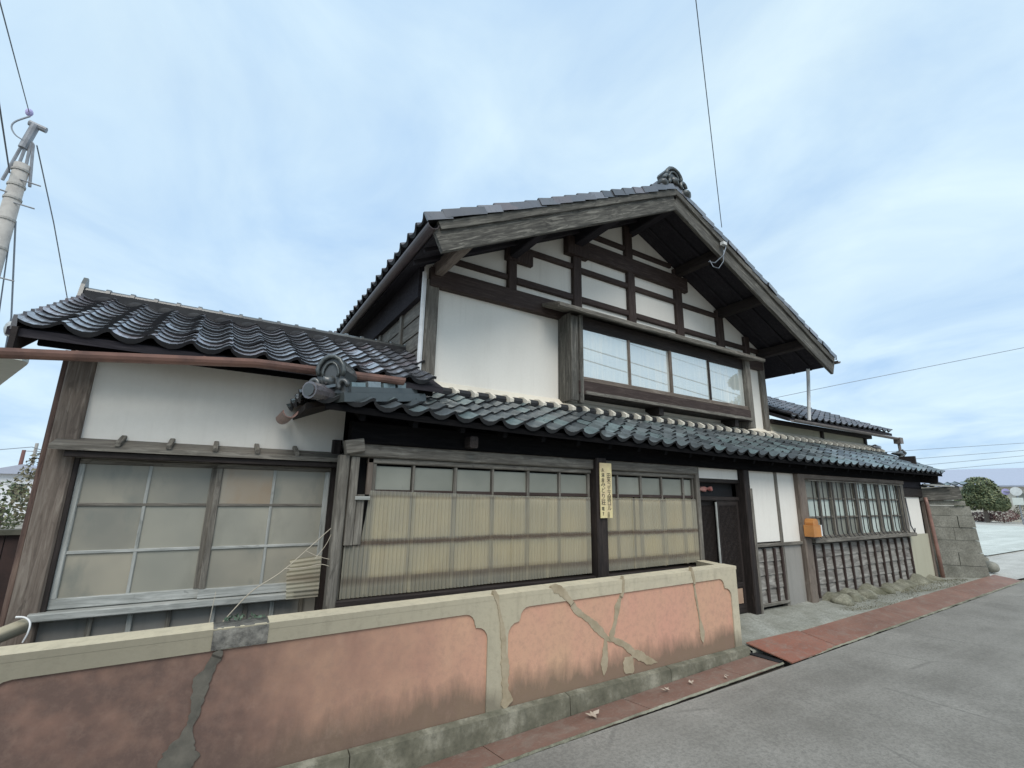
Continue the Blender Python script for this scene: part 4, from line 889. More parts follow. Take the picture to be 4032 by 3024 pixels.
MB().blob((13.10, 4.92, 2.85), 0.22, 0.10, 0.06, 14, 2, 0.3).obj('corner_ornament_tile', 'tile_brown', CAN, smooth=True)
# body behind, so that no light falls through
bx('house_core', -0.9, 12.9, 5.6, 7.2, 0.0, 2.6, 'interior', H)

# ------------------------------------------------------------------ roadside wall
FX0, FX1 = -3.2, 5.20; FY = 3.50
FN = empty('roadside_wall', (1.0, FY + 0.08, gz(1.0)), 'low salmon pink and cream rendered wall with patched cracks beside the road', 'wall')
def ft(x): return 0.832 + 0.0095 * x
def corner(x, s, zt):       # stepped ogee corner of a panel; s=+1: corner at a right end
    pts = []
    for k in range(5): a = math.pi / 2 - k / 4 * math.pi / 2; pts.append((x - s * 0.20 + s * 0.085 * math.cos(a), zt - 0.085 + 0.085 * math.sin(a)))
    pts.append((x - s * 0.108, zt - 0.088)); pts.append((x - s * 0.108, zt - 0.104))
    for k in range(5): a = math.pi / 2 - k / 4 * math.pi / 2; pts.append((x - s * 0.095 + s * 0.095 * math.cos(a), zt - 0.20 + 0.095 * math.sin(a)))
    return pts if s > 0 else pts[::-1]
pans = [(-3.0, -1.12), (-0.93, 1.965), (2.15, 5.085)]
ZB = 0.03
outl = [(FX0, -0.12)]
for (a, c) in pans:
    zt_l = ft(a) - 0.115; zt_r = ft(c) - 0.115
    outl += [(a, ZB - 0.15)] + corner(a, -1, zt_l) + corner(c, 1, zt_r) + [(c, ZB - 0.15)]
outl += [(FX1, ZB - 0.15), (FX1, ft(FX1)), (FX0, ft(FX0))]
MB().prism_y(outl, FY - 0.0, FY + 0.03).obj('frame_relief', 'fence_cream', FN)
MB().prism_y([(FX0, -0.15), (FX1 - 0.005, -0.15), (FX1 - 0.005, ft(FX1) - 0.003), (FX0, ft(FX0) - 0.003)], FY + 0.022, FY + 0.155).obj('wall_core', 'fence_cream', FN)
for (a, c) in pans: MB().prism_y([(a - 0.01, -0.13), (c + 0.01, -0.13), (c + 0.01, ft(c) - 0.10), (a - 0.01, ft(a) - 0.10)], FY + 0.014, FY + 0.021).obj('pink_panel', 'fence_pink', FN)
for (a, c) in ((FX0, 0.10), (0.40, 5.21)):
    MB().add([(a, FY - 0.0015, ft(a) + 0.001), (c, FY - 0.0015, ft(c) + 0.001), (c, FY + 0.165, ft(c) + 0.006), (a, FY + 0.165, ft(a) + 0.006), (a, FY - 0.0015, ft(a) - 0.035), (c, FY - 0.0015, ft(c) - 0.035), (c, FY + 0.165, ft(c) - 0.03), (a, FY + 0.165, ft(a) - 0.03)],
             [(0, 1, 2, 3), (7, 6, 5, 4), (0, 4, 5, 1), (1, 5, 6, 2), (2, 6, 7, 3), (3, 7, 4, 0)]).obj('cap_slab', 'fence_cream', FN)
cp = MB(); 
for i in range(13):
    x = 0.102 + (0.398 - 0.102) * i / 12
    for (y, z) in ((FY - 0.003, ft(x) - 0.112), (FY - 0.004, ft(x) - 0.01), (FY + 0.008, ft(x) + 0.0), (FY + 0.162, ft(x) + 0.002), (FY + 0.162, ft(x) - 0.03)): cp.v.append(Vector((x, y + random.uniform(-.002, .001), z + random.uniform(-.004, .003))))
for i in range(12):
    for j in range(4): a = i * 5 + j; cp.f.append([a, a + 5, a + 6, a + 1])
cp.obj('bare_cap', 'fence_bare', FN, smooth=True, label='bare grey concrete stretch of the wall cap')
# plinth in lengths
xs = [-3.2, -0.2, 0.95, 2.72, 3.95, 5.24]
for a, c in zip(xs, xs[1:]):
    MB().add([(a + 0.004, FY - 0.078, gz(a) - 0.12), (c - 0.004, FY - 0.078, gz(c) - 0.12), (c - 0.004, FY - 0.065, ZB - 0.022 + 0.006 * c), (a + 0.004, FY - 0.065, ZB - 0.022 + 0.006 * a), (a + 0.004, FY + 0.16, gz(a) - 0.03), (c - 0.004, FY + 0.16, gz(c) - 0.03), (c - 0.004, FY + 0.0, ZB - 0.010 + 0.006 * c), (a + 0.004, FY + 0.0, ZB - 0.010 + 0.006 * a)],
             [(0, 1, 2, 3), (3, 2, 6, 7), (4, 7, 6, 5), (0, 3, 7, 4), (1, 5, 6, 2), (0, 4, 5, 1)]).obj('plinth_length', 'fence_plinth', FN)
# return to the house
MB().add([(5.06, FY + 0.156, -0.1), (5.205, FY + 0.156, -0.1), (5.46, YF - 0.06, -0.1), (5.30, YF - 0.06, -0.1), (5.06, FY + 0.156, ft(5.2) + 0.002), (5.205, FY + 0.156, ft(5.2) + 0.002), (5.46, YF - 0.06, 0.86), (5.30, YF - 0.06, 0.86)],
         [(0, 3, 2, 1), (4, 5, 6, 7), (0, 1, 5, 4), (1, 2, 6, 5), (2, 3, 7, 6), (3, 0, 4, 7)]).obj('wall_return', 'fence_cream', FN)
# mortar smears over the cracks: ragged bands following centre lines given by photo pixels
def smear(path, w, seed=1):
    rnd = random.Random(seed); pts = [at(px, py, FY + 0.006) for px, py in path]; dense = []; ws = []
    if len(w) == 2 and len(path) > 2: w = [w[0] + (w[1] - w[0]) * i / (len(path) - 1) for i in range(len(path))]
    for k0 in range(len(pts) - 1):
        p, q = pts[k0], pts[k0 + 1]; k = max(2, int((q - p).length / 0.014))
        for i in range(k): dense.append(p.lerp(q, i / k)); ws.append(w[k0] + (w[k0 + 1] - w[k0]) * i / k)
    dense.append(pts[-1]); ws.append(w[-1]); nseg = len(dense); vs = []; fs = []; jl = jr = 0.0
    for i, p in enumerate(dense):
        d = (dense[min(i + 3, nseg - 1)] - dense[max(i - 3, 0)]).normalized(); nn = Vector((-d.z, 0, d.x))
        jl = 0.75 * jl + rnd.uniform(-0.22, 0.22); jr = 0.75 * jr + rnd.uniform(-0.22, 0.22)
        e = min(1.0, (i + 0.6) / 4, (nseg - i - 0.4) / 4)
        ws[i] *= 0.82; l = p + nn * ws[i] * e * (1 + 0.18 * math.sin(i * 0.31 + seed) + jl); q = p - nn * ws[i] * e * (1 + 0.18 * math.cos(i * 0.27 + seed) + jr)
        def ins(v): return any(a + 0.012 < v.x < c - 0.012 and v.z < ft(v.x) - 0.135 and not ((v.x - a < 0.22 or c - v.x < 0.22) and v.z > ft(v.x) - 0.34) for a, c in pans)
        y0 = (FY + 0.0095 if ins(l) and ins(q) else FY - 0.003) - 0.0005 * seed
        vs += [(l.x, y0, l.z), (q.x, y0, q.z), (l.x, FY + 0.03, l.z), (q.x, FY + 0.03, q.z)]
    for i in range(nseg - 1):
        a = i * 4; fs += [(a, a + 1, a + 5, a + 4), (a, a + 4, a + 6, a + 2), (a + 1, a + 3, a + 7, a + 5)]
    fs += [(0, 2, 3, 1), (nseg * 4 - 4, nseg * 4 - 3, nseg * 4 - 1, nseg * 4 - 2)]
    mesh_obj('mortar_smear', vs, fs, 'mortar_patch', FN)
smear([(2170, 2310), (2215, 2335), (2245, 2365), (2268, 2405), (2320, 2440), (2368, 2490), (2405, 2528)], (0.045, 0.05, 0.036, 0.028, 0.036, 0.034, 0.030), seed=1)
smear([(2452, 2268), (2452, 2330), (2432, 2390), (2425, 2450), (2402, 2518)], (0.020, 0.018, 0.030, 0.022, 0.034), seed=2)
smear([(2388, 2495), (2384, 2560), (2378, 2660)], (0.026, 0.032, 0.038), seed=3)
smear([(2395, 2508), (2450, 2535), (2500, 2575), (2555, 2600), (2590, 2608)], (0.034, 0.026, 0.050, 0.042, 0.012), seed=4)
smear([(2492, 2585), (2478, 2618), (2462, 2650)], (0.05, 0.075, 0.10), seed=5)
smear([(2720, 2232), (2735, 2310), (2748, 2390), (2757, 2440), (2766, 2490), (2770, 2530)], (0.020, 0.017, 0.012, 0.016, 0.036, 0.048), seed=6)
smear([(1945, 2325), (1958, 2370), (1972, 2440), (1982, 2520), (1988, 2640), (1985, 2790)], (0.05, 0.016, 0.014, 0.030, 0.042, 0.06), seed=8)
smear([(870, 2560), (845, 2600), (800, 2680), (775, 2770), (745, 2870), (715, 2950), (690, 3060)], (0.09, 0.04, 0.05, 0.036, 0.040, 0.085, 0.10), seed=9)

# ------------------------------------------------------------------ drain covers
def plate(x0, x1, y0a, y1a, y0b, y1b, za0, za1, zb0, zb1, label, th=0.016, wob=0.0):
    vs = [(x0, y0a, za0), (x1, y0b, zb0), (x1, y1b, zb1), (x0, y1a, za1)]
    vs += [(x, y, z - th) for x, y, z in vs]
    mesh_obj('drain_cover', vs, [(0, 1, 2, 3), (7, 6, 5, 4), (0, 4, 5, 1), (1, 5, 6, 2), (2, 6, 7, 3), (3, 7, 4, 0)], 'plate_red', None, label=label, cat='drain cover', group='red steel drain covers along the road edge')
xs = [-3.2, 0.4, 1.9, 3.3, 4.6, 5.22]
LB = ['dull red steel drain cover farthest from the entrance beside the salmon wall', 'dull red steel drain cover below the long grimy salmon panel', 'dull red steel drain cover carrying the largest clump of dead leaves',
      'dull red steel drain cover below the branching mortar patches', 'short dull red steel drain cover beside the black drain gap']
for a, c, lb in zip(xs, xs[1:], LB):
    ya = 3.09 - 0.006 * (a > 4); plate(a + 0.004, c - 0.004, ya, FY - 0.08, ya, FY - 0.08, gz(a) + 0.006, gz(a) - 0.004 - 0.009 * (5.3 - a), gz(c) + 0.006, gz(c) - 0.004 - 0.009 * (5.3 - c), lb)
plate(5.30, 6.32, 3.02, 3.52, 3.06, 3.49, gz(5.3) + 0.022, gz(5.3) + 0.085, gz(6.3) + 0.012, gz(6.3) + 0.075, 'bright red raised drain cover beside the end of the salmon wall', 0.012)
xs = [6.33, 7.9, 9.6, 11.3, 12.7, 13.95]
LB = ['faded red drain cover adjoining the bright raised one', 'faded red drain cover in front of the rounded mossy stones', 'faded red drain cover in front of the far half of the barred window', 'faded red drain cover in front of the beige plaster corner', 'faded red drain cover at the foot of the block wall']
for i, (a, c) in enumerate(zip(xs, xs[1:])):
    ya, yc = 3.06 + 0.008 * (a - 6), 3.06 + 0.008 * (c - 6); wa = 0.40 + 0.0; wc = 0.40
    plate(a + 0.004, c - 0.004, ya, ya + wa, yc, yc + wc, gz(a) + 0.012, gz(a) + 0.07, gz(c) + 0.012, gz(c) + 0.07, LB[i])
def soil(x0, x1, yf, w, seed):
    rnd = random.Random(seed); mbb = MB(); n = int((x1 - x0) / 0.03); a = b_ = 0.0
    for i in range(n + 1):
        x = x0 + (x1 - x0) * i / n; a = 0.7 * a + rnd.uniform(-0.5, 0.5); b_ = 0.7 * b_ + rnd.uniform(-0.5, 0.5)
        mbb.v += [Vector((x, yf(x) - w * (0.5 + 0.45 * a), gz(x) + 0.003)), Vector((x, yf(x), gz(x) + 0.012 + 0.006 * rnd.random())), Vector((x, yf(x) + w * (0.35 + 0.4 * b_), gz(x) + 0.0125))]
    for i in range(n):
        for j in range(2): k = i * 3 + j; mbb.f.append([k, k + 3, k + 4, k + 1])
    mbb.obj('soil_edge', 'mossy', kind='structure')
soil(-1.0, 5.25, lambda x: 3.085, 0.022, 1); soil(5.3, 14.0, lambda x: 3.055 + 0.008 * max(0, x - 6), 0.03, 2)
bx('drain_channel', 5.215, 5.32, 3.12, 3.50, -0.06, gz(5.25) + 0.010, 'interior', None, kind='structure')

# ------------------------------------------------------------------ small things on the front
sg = empty('yellow_sign', (3.74, YF - 0.125, 1.40), 'narrow yellow tin sign with vertical Japanese lettering nailed to the dark post', 'sign')
bx('sign_plate', 3.655, 3.832, YF - 0.132, YF - 0.122, 1.402, 2.005, 'sign_yellow', sg)
def vtext(chars, x, z, size, step, mat='ink'):
    for i, ch in enumerate(chars):
        if ch == ' ': continue
        cu = bpy.data.curves.new('glyph', 'FONT'); cu.body = ch; cu.size = size; cu.align_x = 'CENTER'; cu.extrude = 0.0008; cu.resolution_u = 2
        o = bpy.data.objects.new('glyph', cu); C.objects.link(o); dg = bpy.context.evaluated_depsgraph_get(); me = bpy.data.meshes.new_from_object(o.evaluated_get(dg)); C.objects.unlink(o); bpy.data.objects.remove(o)
        if not me.vertices: continue
        me.materials.clear(); me.materials.append(MATS[mat]); g = bpy.data.objects.new('lettering', me)
        g.matrix_basis = Matrix.Translation(Vector((x, YF - 0.1335, z - i * step)) - wloc(sg)) @ Matrix.Rotation(math.pi / 2, 4, 'X'); reg(g, sg)
vtext('永湯泉', 3.698, 1.905, 0.05, 0.055); vtext('みどり荘', 3.698, 1.745, 0.068, 0.066); vtext('電', 3.69, 1.485, 0.045, 0.05); vtext('71', 3.69, 1.43, 0.05, 0.0)
vtext('田米コエス図ロル', 3.785, 1.845, 0.062, 0.051); vtext('白田', 3.77, 1.44, 0.035, 0.032)
mbx = empty('mailbox', (8.03, YF - 0.12, 1.06), 'bright orange mailbox with rounded lid fixed to the thick brown post', 'mailbox')
MB().box(7.91, 8.13, YF - 0.22, YF - 0.075, 1.075, 1.25).obj('box_body', 'orange_paint', mbx)
bx('box_end', 8.141, 8.19, YF - 0.21, YF - 0.08, 1.085, 1.25, 'white_paint', mbx)
MB().prism_y([(7.955, 1.251), (8.105, 1.251), (8.115, 1.285), (8.10, 1.325), (8.06, 1.345), (8.0, 1.345), (7.965, 1.325), (7.95, 1.285)], YF - 0.20, YF - 0.075).obj('box_lid', 'orange_paint', mbx)
bx('box_bracket', 7.94, 8.10, YF - 0.19, YF - 0.072, 1.05, 1.074, 'black_iron', mbx)
# loose piece of corrugated sheet
mbb = MB(); n = 46
for i in range(n + 1):
    z = 0.785 + 0.30 * i / n; o = 0.006 * math.sin(2 * math.pi * i / n * 9.5)
    x0 = 0.60 - 0.02 * (i / n) + (0.02 if i > n * 0.7 else 0)
    for x in (x0, 0.72, 0.845): mbb.v.append(Vector((x, YL - 0.115 + o - 0.02 * (1 - i / n), z + 0.10 * (x - 0.6) * i / n)))
for i in range(n):
    for j in range(2): a = i * 3 + j; mbb.f.append([a, a + 1, a + 4, a + 3])
mbb.obj('corrugated_scrap', 'corrugated', None, smooth=True, label='small piece of corrugated plastic sheet fixed sideways over the window sill corner', cat='plastic sheet')
# dry stalks and weeds behind the wall
st = empty('dry_stalks', (0.25, 4.25, gz(0.2)), 'pale dry bent stalks leaning across the frosted window', 'dry plant')
def curve(name, pix, Ys, r, mat, parent, n=14):
    P = [at(*p, y) for p, y in zip(pix, Ys)]; pts = []
    for i in range(len(P) - 1):
        p0 = P[max(i - 1, 0)]; p1 = P[i]; p2 = P[i + 1]; p3 = P[min(i + 2, len(P) - 1)]
        for k in range(n):
            t = k / n; pts.append(0.5 * ((2 * p1) + (p2 - p0) * t + (2 * p0 - 5 * p1 + 4 * p2 - p3) * t * t + (3 * p1 - 3 * p2 + p3 - p0) * t ** 3))
    pts.append(P[-1]); return MB().tube(pts, r, 5, r * 0.7).obj(name, mat, parent)
curve('stalk', [(880, 2445), (990, 2330), (1110, 2250), (1230, 2145), (1303, 2080)], [4.1, 4.1, 4.12, 4.14, 4.16], 0.0045, 'dry_stalk', st)
curve('stalk', [(1120, 2240), (1200, 2235), (1260, 2222), (1297, 2230)], [4.12, 4.12, 4.12, 4.13], 0.0035, 'dry_stalk', st)
curve('stalk', [(1205, 2170), (1250, 2190), (1300, 2203)], [4.13, 4.13, 4.14], 0.003, 'dry_stalk', st)
curve('stalk', [(1240, 2200), (1280, 2150), (1304, 2105)], [4.13, 4.13, 4.14], 0.003, 'dry_stalk', st)
curve('stalk', [(822, 2460), (835, 2400), (850, 2330)], [4.1, 4.1, 4.1], 0.003, 'dry_stalk', st)
MB().tube([at(880, 2445, 4.1), Vector((0.14, 4.08, gz(0.2)))], 0.005, 5).obj('stalk', 'dry_stalk', st)
def leaves(name, mat, clumps, size, count, parent=None, seed=1, flat=0.5, **kw):
    rnd = random.Random(seed); vs = []; fs = []
    for (c, rx, ry, rz_) in clumps:
        c = Vector(c)
        for i in range(count):
            while True:
                d = Vector((rnd.uniform(-1, 1), rnd.uniform(-1, 1), rnd.uniform(-1, 1)))
                if 0.2 < d.length < 1: break
            d = d.normalized() * (d.length ** 0.45)
            p = c + Vector((d.x * rx, d.y * ry, d.z * rz_)); nn = (d + Vector((rnd.uniform(-1, 1), rnd.uniform(-1, 1), rnd.uniform(-0.4, 1)))).normalized()
            a = nn.orthogonal().normalized(); a.rotate(Matrix.Rotation(rnd.uniform(0, 6.28), 3, nn)); b_ = nn.cross(a); s = size * rnd.uniform(0.6, 1.3); k = len(vs)
            vs += [p - a * s, p + b_ * s * flat, p + a * s, p - b_ * s * flat]; fs.append((k, k + 1, k + 2, k + 3))
    return mesh_obj(name, vs, fs, mat, parent, **kw)
wd = empty('weed', (0.30, 4.05, gz(0.3)), 'small green leafy weed peeping over the wall beneath the window', 'weed')
leaves('foliage', 'leaf_weed', [((0.27, 4.02, 0.745), 0.11, 0.08, 0.06), ((0.38, 4.02, 0.73), 0.07, 0.06, 0.045)], 0.016, 110, wd, 3)
MB().tube([(0.3, 4.05, gz(0.3)), (0.28, 4.02, 0.75)], 0.006, 5).tube([(0.3, 4.05, gz(0.3)), (0.38, 4.02, 0.74)], 0.005, 5).obj('stem', 'leaf_weed', wd)
# beige pipe and white hose left of the post
pp = at(100, 2462, 4.30); pq = at(-60, 2525, 4.20)
MB().tube([pq + (pq - pp).normalized() * 0.6, pp], 0.045, 12).obj('waste_pipe', 'fence_cream', None, smooth=True, label='beige plastic pipe sloping behind the wall beside the left corner post', cat='pipe')
curve('hose', [(62, 2430), (98, 2432), (118, 2452), (110, 2490), (88, 2530)], [4.25, 4.24, 4.22, 4.2, 4.2], 0.007, 'pvc_white', None)
o = bpy.data.objects['hose']; o['label'] = 'thin white hose looping over the beige pipe'; o['category'] = 'hose'
# litter on the drain covers
def litter(px, py, s, seed, label):
    w = ray(px, py); t = None
    p = at(px, py, 3.25); zz = gz(p.x) + 0.018; k = (zz - EYE.z) / w.z; p = EYE + w * k; p.z = gz(p.x) + 0.012
    rnd = random.Random(seed); mbb = MB()
    for i in range(3):
        c = p + Vector((rnd.uniform(-s, s), rnd.uniform(-s, s) * 0.4, 0.004 * i)); a = rnd.uniform(0, 3.1); dx_, dy_ = math.cos(a) * s, math.sin(a) * s
        mbb.add([c + Vector((-dx_, -dy_, 0)), c + Vector((dy_ * 0.5, -dx_ * 0.5, 0.004)), c + Vector((dx_, dy_, 0.012)), c + Vector((-dy_ * 0.5, dx_ * 0.5, 0.004)), c + Vector((0, 0, -0.006))], [(0, 1, 2, 3), (0, 4, 1), (1, 4, 2), (2, 4, 3), (3, 4, 0)])
    mbb.obj('dead_leaf', 'leaf_dry', None, label=label, cat='dead leaf', group='dead leaves on the drain covers')
litter(2345, 2812, 0.05, 1, 'largest clump of pale dead leaves on the dull red drain covers'); litter(2622, 2715, 0.028, 2, 'curled pale dead leaf against the mossy plinth'); litter(2725, 2685, 0.025, 3, 'small scrap of dead leaf beside the plinth'); litter(2858, 2662, 0.022, 4, 'small white curled leaf near the drain gap')
# rubble and mossy stones at the foot of the right front
bank = MB(); nb = 90; nj = 7
for i in range(nb + 1):
    xx = 7.95 + (13.0 - 7.95) * i / nb; e = min(1, i / 8, (nb - i) / 10 + 0.25)
    hgt = (0.105 + 0.05 * math.sin(xx * 4.3 + 1) * math.sin(xx * 1.7) + 0.035 * math.sin(xx * 9.1)) * e; wid = (0.30 + 0.07 * math.sin(xx * 3.1) + 0.03 * math.sin(xx * 7.7)) * e + 0.02
    for j in range(nj + 1):
        t = j / nj; bank.v.append(Vector((xx, YF - 0.01 - wid * t, 0.075 + hgt * math.cos(t * math.pi / 2) ** 0.7 - 0.03 * t + 0.006 * math.sin(xx * 23 + t * 9))))
for i in range(nb):
    for j in range(nj): a = i * (nj + 1) + j; bank.f.append([a, a + 1, a + nj + 2, a + nj + 1])
bank.obj('mossy_bank', 'mossy', smooth=True, kind='structure')
rnd = random.Random(5)
for i, (x, y, r) in enumerate(((8.45, 3.92, 0.15), (8.85, 3.93, 0.12), (9.30, 3.95, 0.15), (10.1, 3.97, 0.12))):
    MB().blob((x, y, 0.115), r * 1.35, r * 0.95, r * 0.72, i, 3, 0.12).obj('foundation_stone', 'mossy', None, smooth=True, label=('low mossy foundation stone beside the foot of the thick brown post', 'smaller mossy foundation stone between the first two large ones', 'large mossy foundation stone third along from the thick post', 'small mossy foundation stone farthest from the thick post')[i], cat='stone', group='mossy stones along the right front')
# mossy spill in front of the stones
leaves('moss_ground_cover', 'leaf_olive', [((9.3, 3.72, 0.09), 1.4, 0.20, 0.025), ((11.6, 3.75, 0.13), 1.5, 0.18, 0.03), ((13.6, 3.45, 0.12), 0.4, 0.12, 0.03)], 0.009, 1600, None, 8, label='dry moss and short weeds along the foot of the right front', cat='ground cover', kind='stuff')

# ------------------------------------------------------------------ block wall at the right end
SW = empty('block_wall', (13.3, 3.85, 0.1), 'weathered grey block wall stub with broken tiled coping at the house corner', 'wall')
A = Vector((12.98, 4.22, 0)); B = Vector((13.62, 3.50, 0)); dv = (B - A); Lw = dv.length; dv.normalize(); nv = Vector((-dv.y, dv.x, 0))
if nv.y < 0 or nv.x < 0: nv = nv
nv = Vector((dv.y, -dv.x, 0)) if Vector((dv.y, -dv.x, 0)).dot(-Vector((13.3, 3.85, 0))) > 0 else Vector((-dv.y, dv.x, 0))
def wbox(name, s0, s1, z0, z1, d0, d1, mat, lean0=0.0, lean1=0.0):
    vs = []
    for d in (d0, d1):
        for s, z in ((s0 + lean0 * z0, z0), (s1 + lean1 * z0, z0), (s1 + lean1 * z1, z1), (s0 + lean0 * z1, z1)): vs.append(A + dv * s + nv * d + Vector((0, 0, z)))
    return mesh_obj(name, vs, [(0, 1, 2, 3), (7, 6, 5, 4), (0, 4, 5, 1), (1, 5, 6, 2), (2, 6, 7, 3), (3, 7, 4, 0)], mat, SW)
zc = [0.04, 0.36, 0.62, 0.86, 1.12, 1.36, 1.56]
rnd = random.Random(3)
for i in range(6):
    sp = Lw * (0.52 if i % 2 else 0.62); d = rnd.uniform(-0.008, 0.012)
    if i == 0: wbox('stone_block', 0.02, Lw, zc[i], zc[i + 1] - 0.010, -0.20, 0.012, 'stone', 0, -0.07)
    else:
        wbox('stone_block', 0.02, sp - 0.005, zc[i], zc[i + 1] - 0.010, -0.20, rnd.uniform(-0.012, 0.02), 'stone')
        wbox('stone_block', sp + 0.005, Lw, zc[i], zc[i + 1] - 0.010, -0.20, rnd.uniform(-0.012, 0.02), 'stone', 0, -0.07)
wbox('wall_core', 0.03, Lw - 0.13, 0.0, 1.55, -0.18, -0.012, 'stone')
pa = A + dv * -0.12 + nv * 0.06 + Vector((0, 0, 1.76)); pb = A + dv * (Lw * 0.72) + nv * 0.06 + Vector((0, 0, 1.83))
beam('coping_beam', pa, pb, 0.09, 0.27, 'wood_barge', SW, wob=0.01, seg=5)
beam('coping_post', A + dv * 0.02 + nv * 0.05 + Vector((0, 0, 0.05)), A + dv * 0.02 + nv * 0.05 + Vector((0, 0, 1.66)), 0.07, 0.07, 'wood_brown', SW)
wbox('lintel_block', 0.05, Lw * 0.8, 1.565, 1.66, -0.16, 0.03, 'stone')
for i in range(6):
    o = bpy.data.objects.new('coping_tile', TB.me['eave']); p = A + dv * (-0.02 + i * 0.135) + nv * 0.16 + Vector((0, 0, 1.93 + 0.012 * i))
    M = Matrix((dv, -nv, Vector((0, 0, 1)))).transposed().to_4x4(); o.matrix_basis = Matrix.Translation(p - wloc(SW)) @ M @ Matrix.Rotation(0.35, 4, 'X') @ Matrix.Rotation(random.uniform(-.08, .08), 4, 'Y') @ Matrix.Scale(0.62, 4); reg(o, SW)
beam('coping_lath', A + nv * 0.2 + Vector((0, 0, 1.99)), A + dv * 0.55 + nv * 0.2 + Vector((0, 0, 1.95)), 0.04, 0.03, 'wood_pale', SW)
for i, (px, py, r) in enumerate(((3872, 2203, 0.10), (3906, 2240, 0.13))):
    p = at(px, py, 3.75 if i else 3.95); p.z = gz(p.x) + r * 0.92 + (0.12 if i == 0 else 0)
    MB().blob(p, r, r, r * 0.95, 20 + i, 3, 0.06).obj('round_stone', 'stone', None, smooth=True, label=('dark rounded stone on the gravel beyond the block wall' if i else 'pale rounded stone leaning at the end of the block wall'), cat='stone')

# ------------------------------------------------------------------ right background
TR = empty('round_tree', (45.6, 11.3, 0.2), 'rounded clipped green tree in front of the long grey roof', 'tree')
tb = Vector((45.6, 11.3, 0.2)); MB().tube([tb, tb + Vector((0.05, 0, 1.2)), tb + Vector((0, 0.1, 2.2))], 0.14, 8, 0.07).tube([tb + Vector((0, 0, 1.0)), tb + Vector((0.3, 0.5, 1.9))], 0.06, 6, 0.03).tube([tb + Vector((0, 0, 1.1)), tb + Vector((-0.2, -0.6, 1.8))], 0.06, 6, 0.03).obj('trunk', 'wood_brown', TR)
leaves('crown', 'leaf_green', [((45.6, 11.3, 2.15), 1.0, 1.05, 1.1), ((45.4, 10.75, 1.75), 0.85, 0.8, 0.7), ((45.5, 11.95, 1.75), 0.85, 0.8, 0.7), ((45.4, 11.3, 2.75), 0.8, 0.85, 0.6), ((45.3, 10.4, 1.5), 0.6, 0.5, 0.45), ((45.3, 12.3, 1.5), 0.6, 0.5, 0.45)], 0.085, 1700, TR, 11)
RS = empty('red_shrub', (46.8, 10.4, 0.2), 'low dark red shrub below the rounded tree', 'shrub')
leaves('foliage', 'leaf_red', [((46.6, 10.7, 0.75), 0.9, 0.8, 0.45), ((46.6, 11.8, 0.6), 0.8, 0.7, 0.35)], 0.06, 900, RS, 12); MB().tube([(46.6, 10.7, 0.2), (46.6, 10.7, 0.7)], 0.04, 6).tube([(46.6, 11.8, 0.2), (46.6, 11.8, 0.6)], 0.04, 6).obj('stem', 'wood_brown', RS)
HS = empty('grey_shrub', (47.5, 9.4, 0.2), 'tangled grey-green shrub beside the red shrub', 'shrub')
leaves('foliage', 'leaf_olive', [((47.4, 9.4, 1.0), 0.7, 0.9, 0.8), ((47.6, 8.6, 1.1), 0.7, 0.8, 0.9)], 0.06, 900, HS, 13); MB().tube([(47.4, 9.4, 0.2), (47.4, 9.4, 1.0)], 0.04, 6).tube([(47.6, 8.6, 0.2), (47.6, 8.6, 1.0)], 0.04, 6).obj('stem', 'wood_brown', HS)
GW = MB().box(49.0, 49.3, 7.0, 22.0, 0.1, 1.35).obj('garden_wall', 'far_wall', None, label='pale garden wall behind the red shrub', cat='wall')
FB = empty('long_roof_building', (62, 14, 0.2), 'long low building with a broad pale grey-blue roof', 'building')
bx('wall', 59.6, 70, 3.0, 26, 0.1, 3.3, 'far_wall', FB)
MB().prism_y([(58.9, 3.10), (65.0, 4.85), (71.0, 3.10), (71.0, 2.98), (58.9, 2.98)], 2.5, 27).obj('roof', 'far_roof', FB)
for i in range(7): bx('window', 59.55, 59.59, 5 + i * 3, 6.6 + i * 3, 1.2, 2.4, 'glass_pale', FB)
bx('ridge_vent', 64.5, 65.5, 9.5, 12.2, 4.7, 5.35, 'far_roof', FB)
SP = empty('road_sign', tuple(at(4014, 2020, 9.3) - Vector((0, 0, 0.9))), 'round white sign with a pale blue panel on a thin post beside the shrubs', 'sign')
q = at(4002, 1935, 9.3)
MB().tube([Vector((q.x, q.y, 0.2)), Vector((q.x, q.y, q.z + 0.2))], 0.04, 6).obj('post', 'steel_grey', SP)
def disc(name, c, r, mat, parent):
    n = 20; vs = []
    for k in (0, 0.03):
        for i in range(n): a = 2 * math.pi * i / n; vs.append((c.x - 0.06 - k, c.y + r * math.cos(a), c.z + r * math.sin(a)))
    mesh_obj(name, vs, [list(range(n)), list(range(2 * n - 1, n - 1, -1))] + [(i, (i + 1) % n, n + (i + 1) % n, n + i) for i in range(n)], mat, parent)
disc('sign_disc', q + Vector((0, 0, 0.0)), 0.28, 'white_paint', SP); bx('sign_panel', q.x - 0.10, q.x - 0.06, q.y - 0.25, q.y + 0.25, q.z - 0.85, q.z - 0.4, 'cream_panel', SP)
disc('sign_disc', q + Vector((0.3, 0.55, -0.02)), 0.20, 'purple_sign', SP); bx('disc_arm', q.x - 0.05, q.x + 0.3, q.y - 0.02, q.y + 0.6, q.z - 0.03, q.z + 0.03, 'steel_grey', SP)
# stick lying on the lot
MB().tube([at(3935, 2203, 4.65), at(3990, 2212, 4.52), at(4040, 2200, 4.6)], 0.03, 6).obj('branch', 'wood_brown', None, label='thin crooked branch lying on the pale lot', cat='branch')

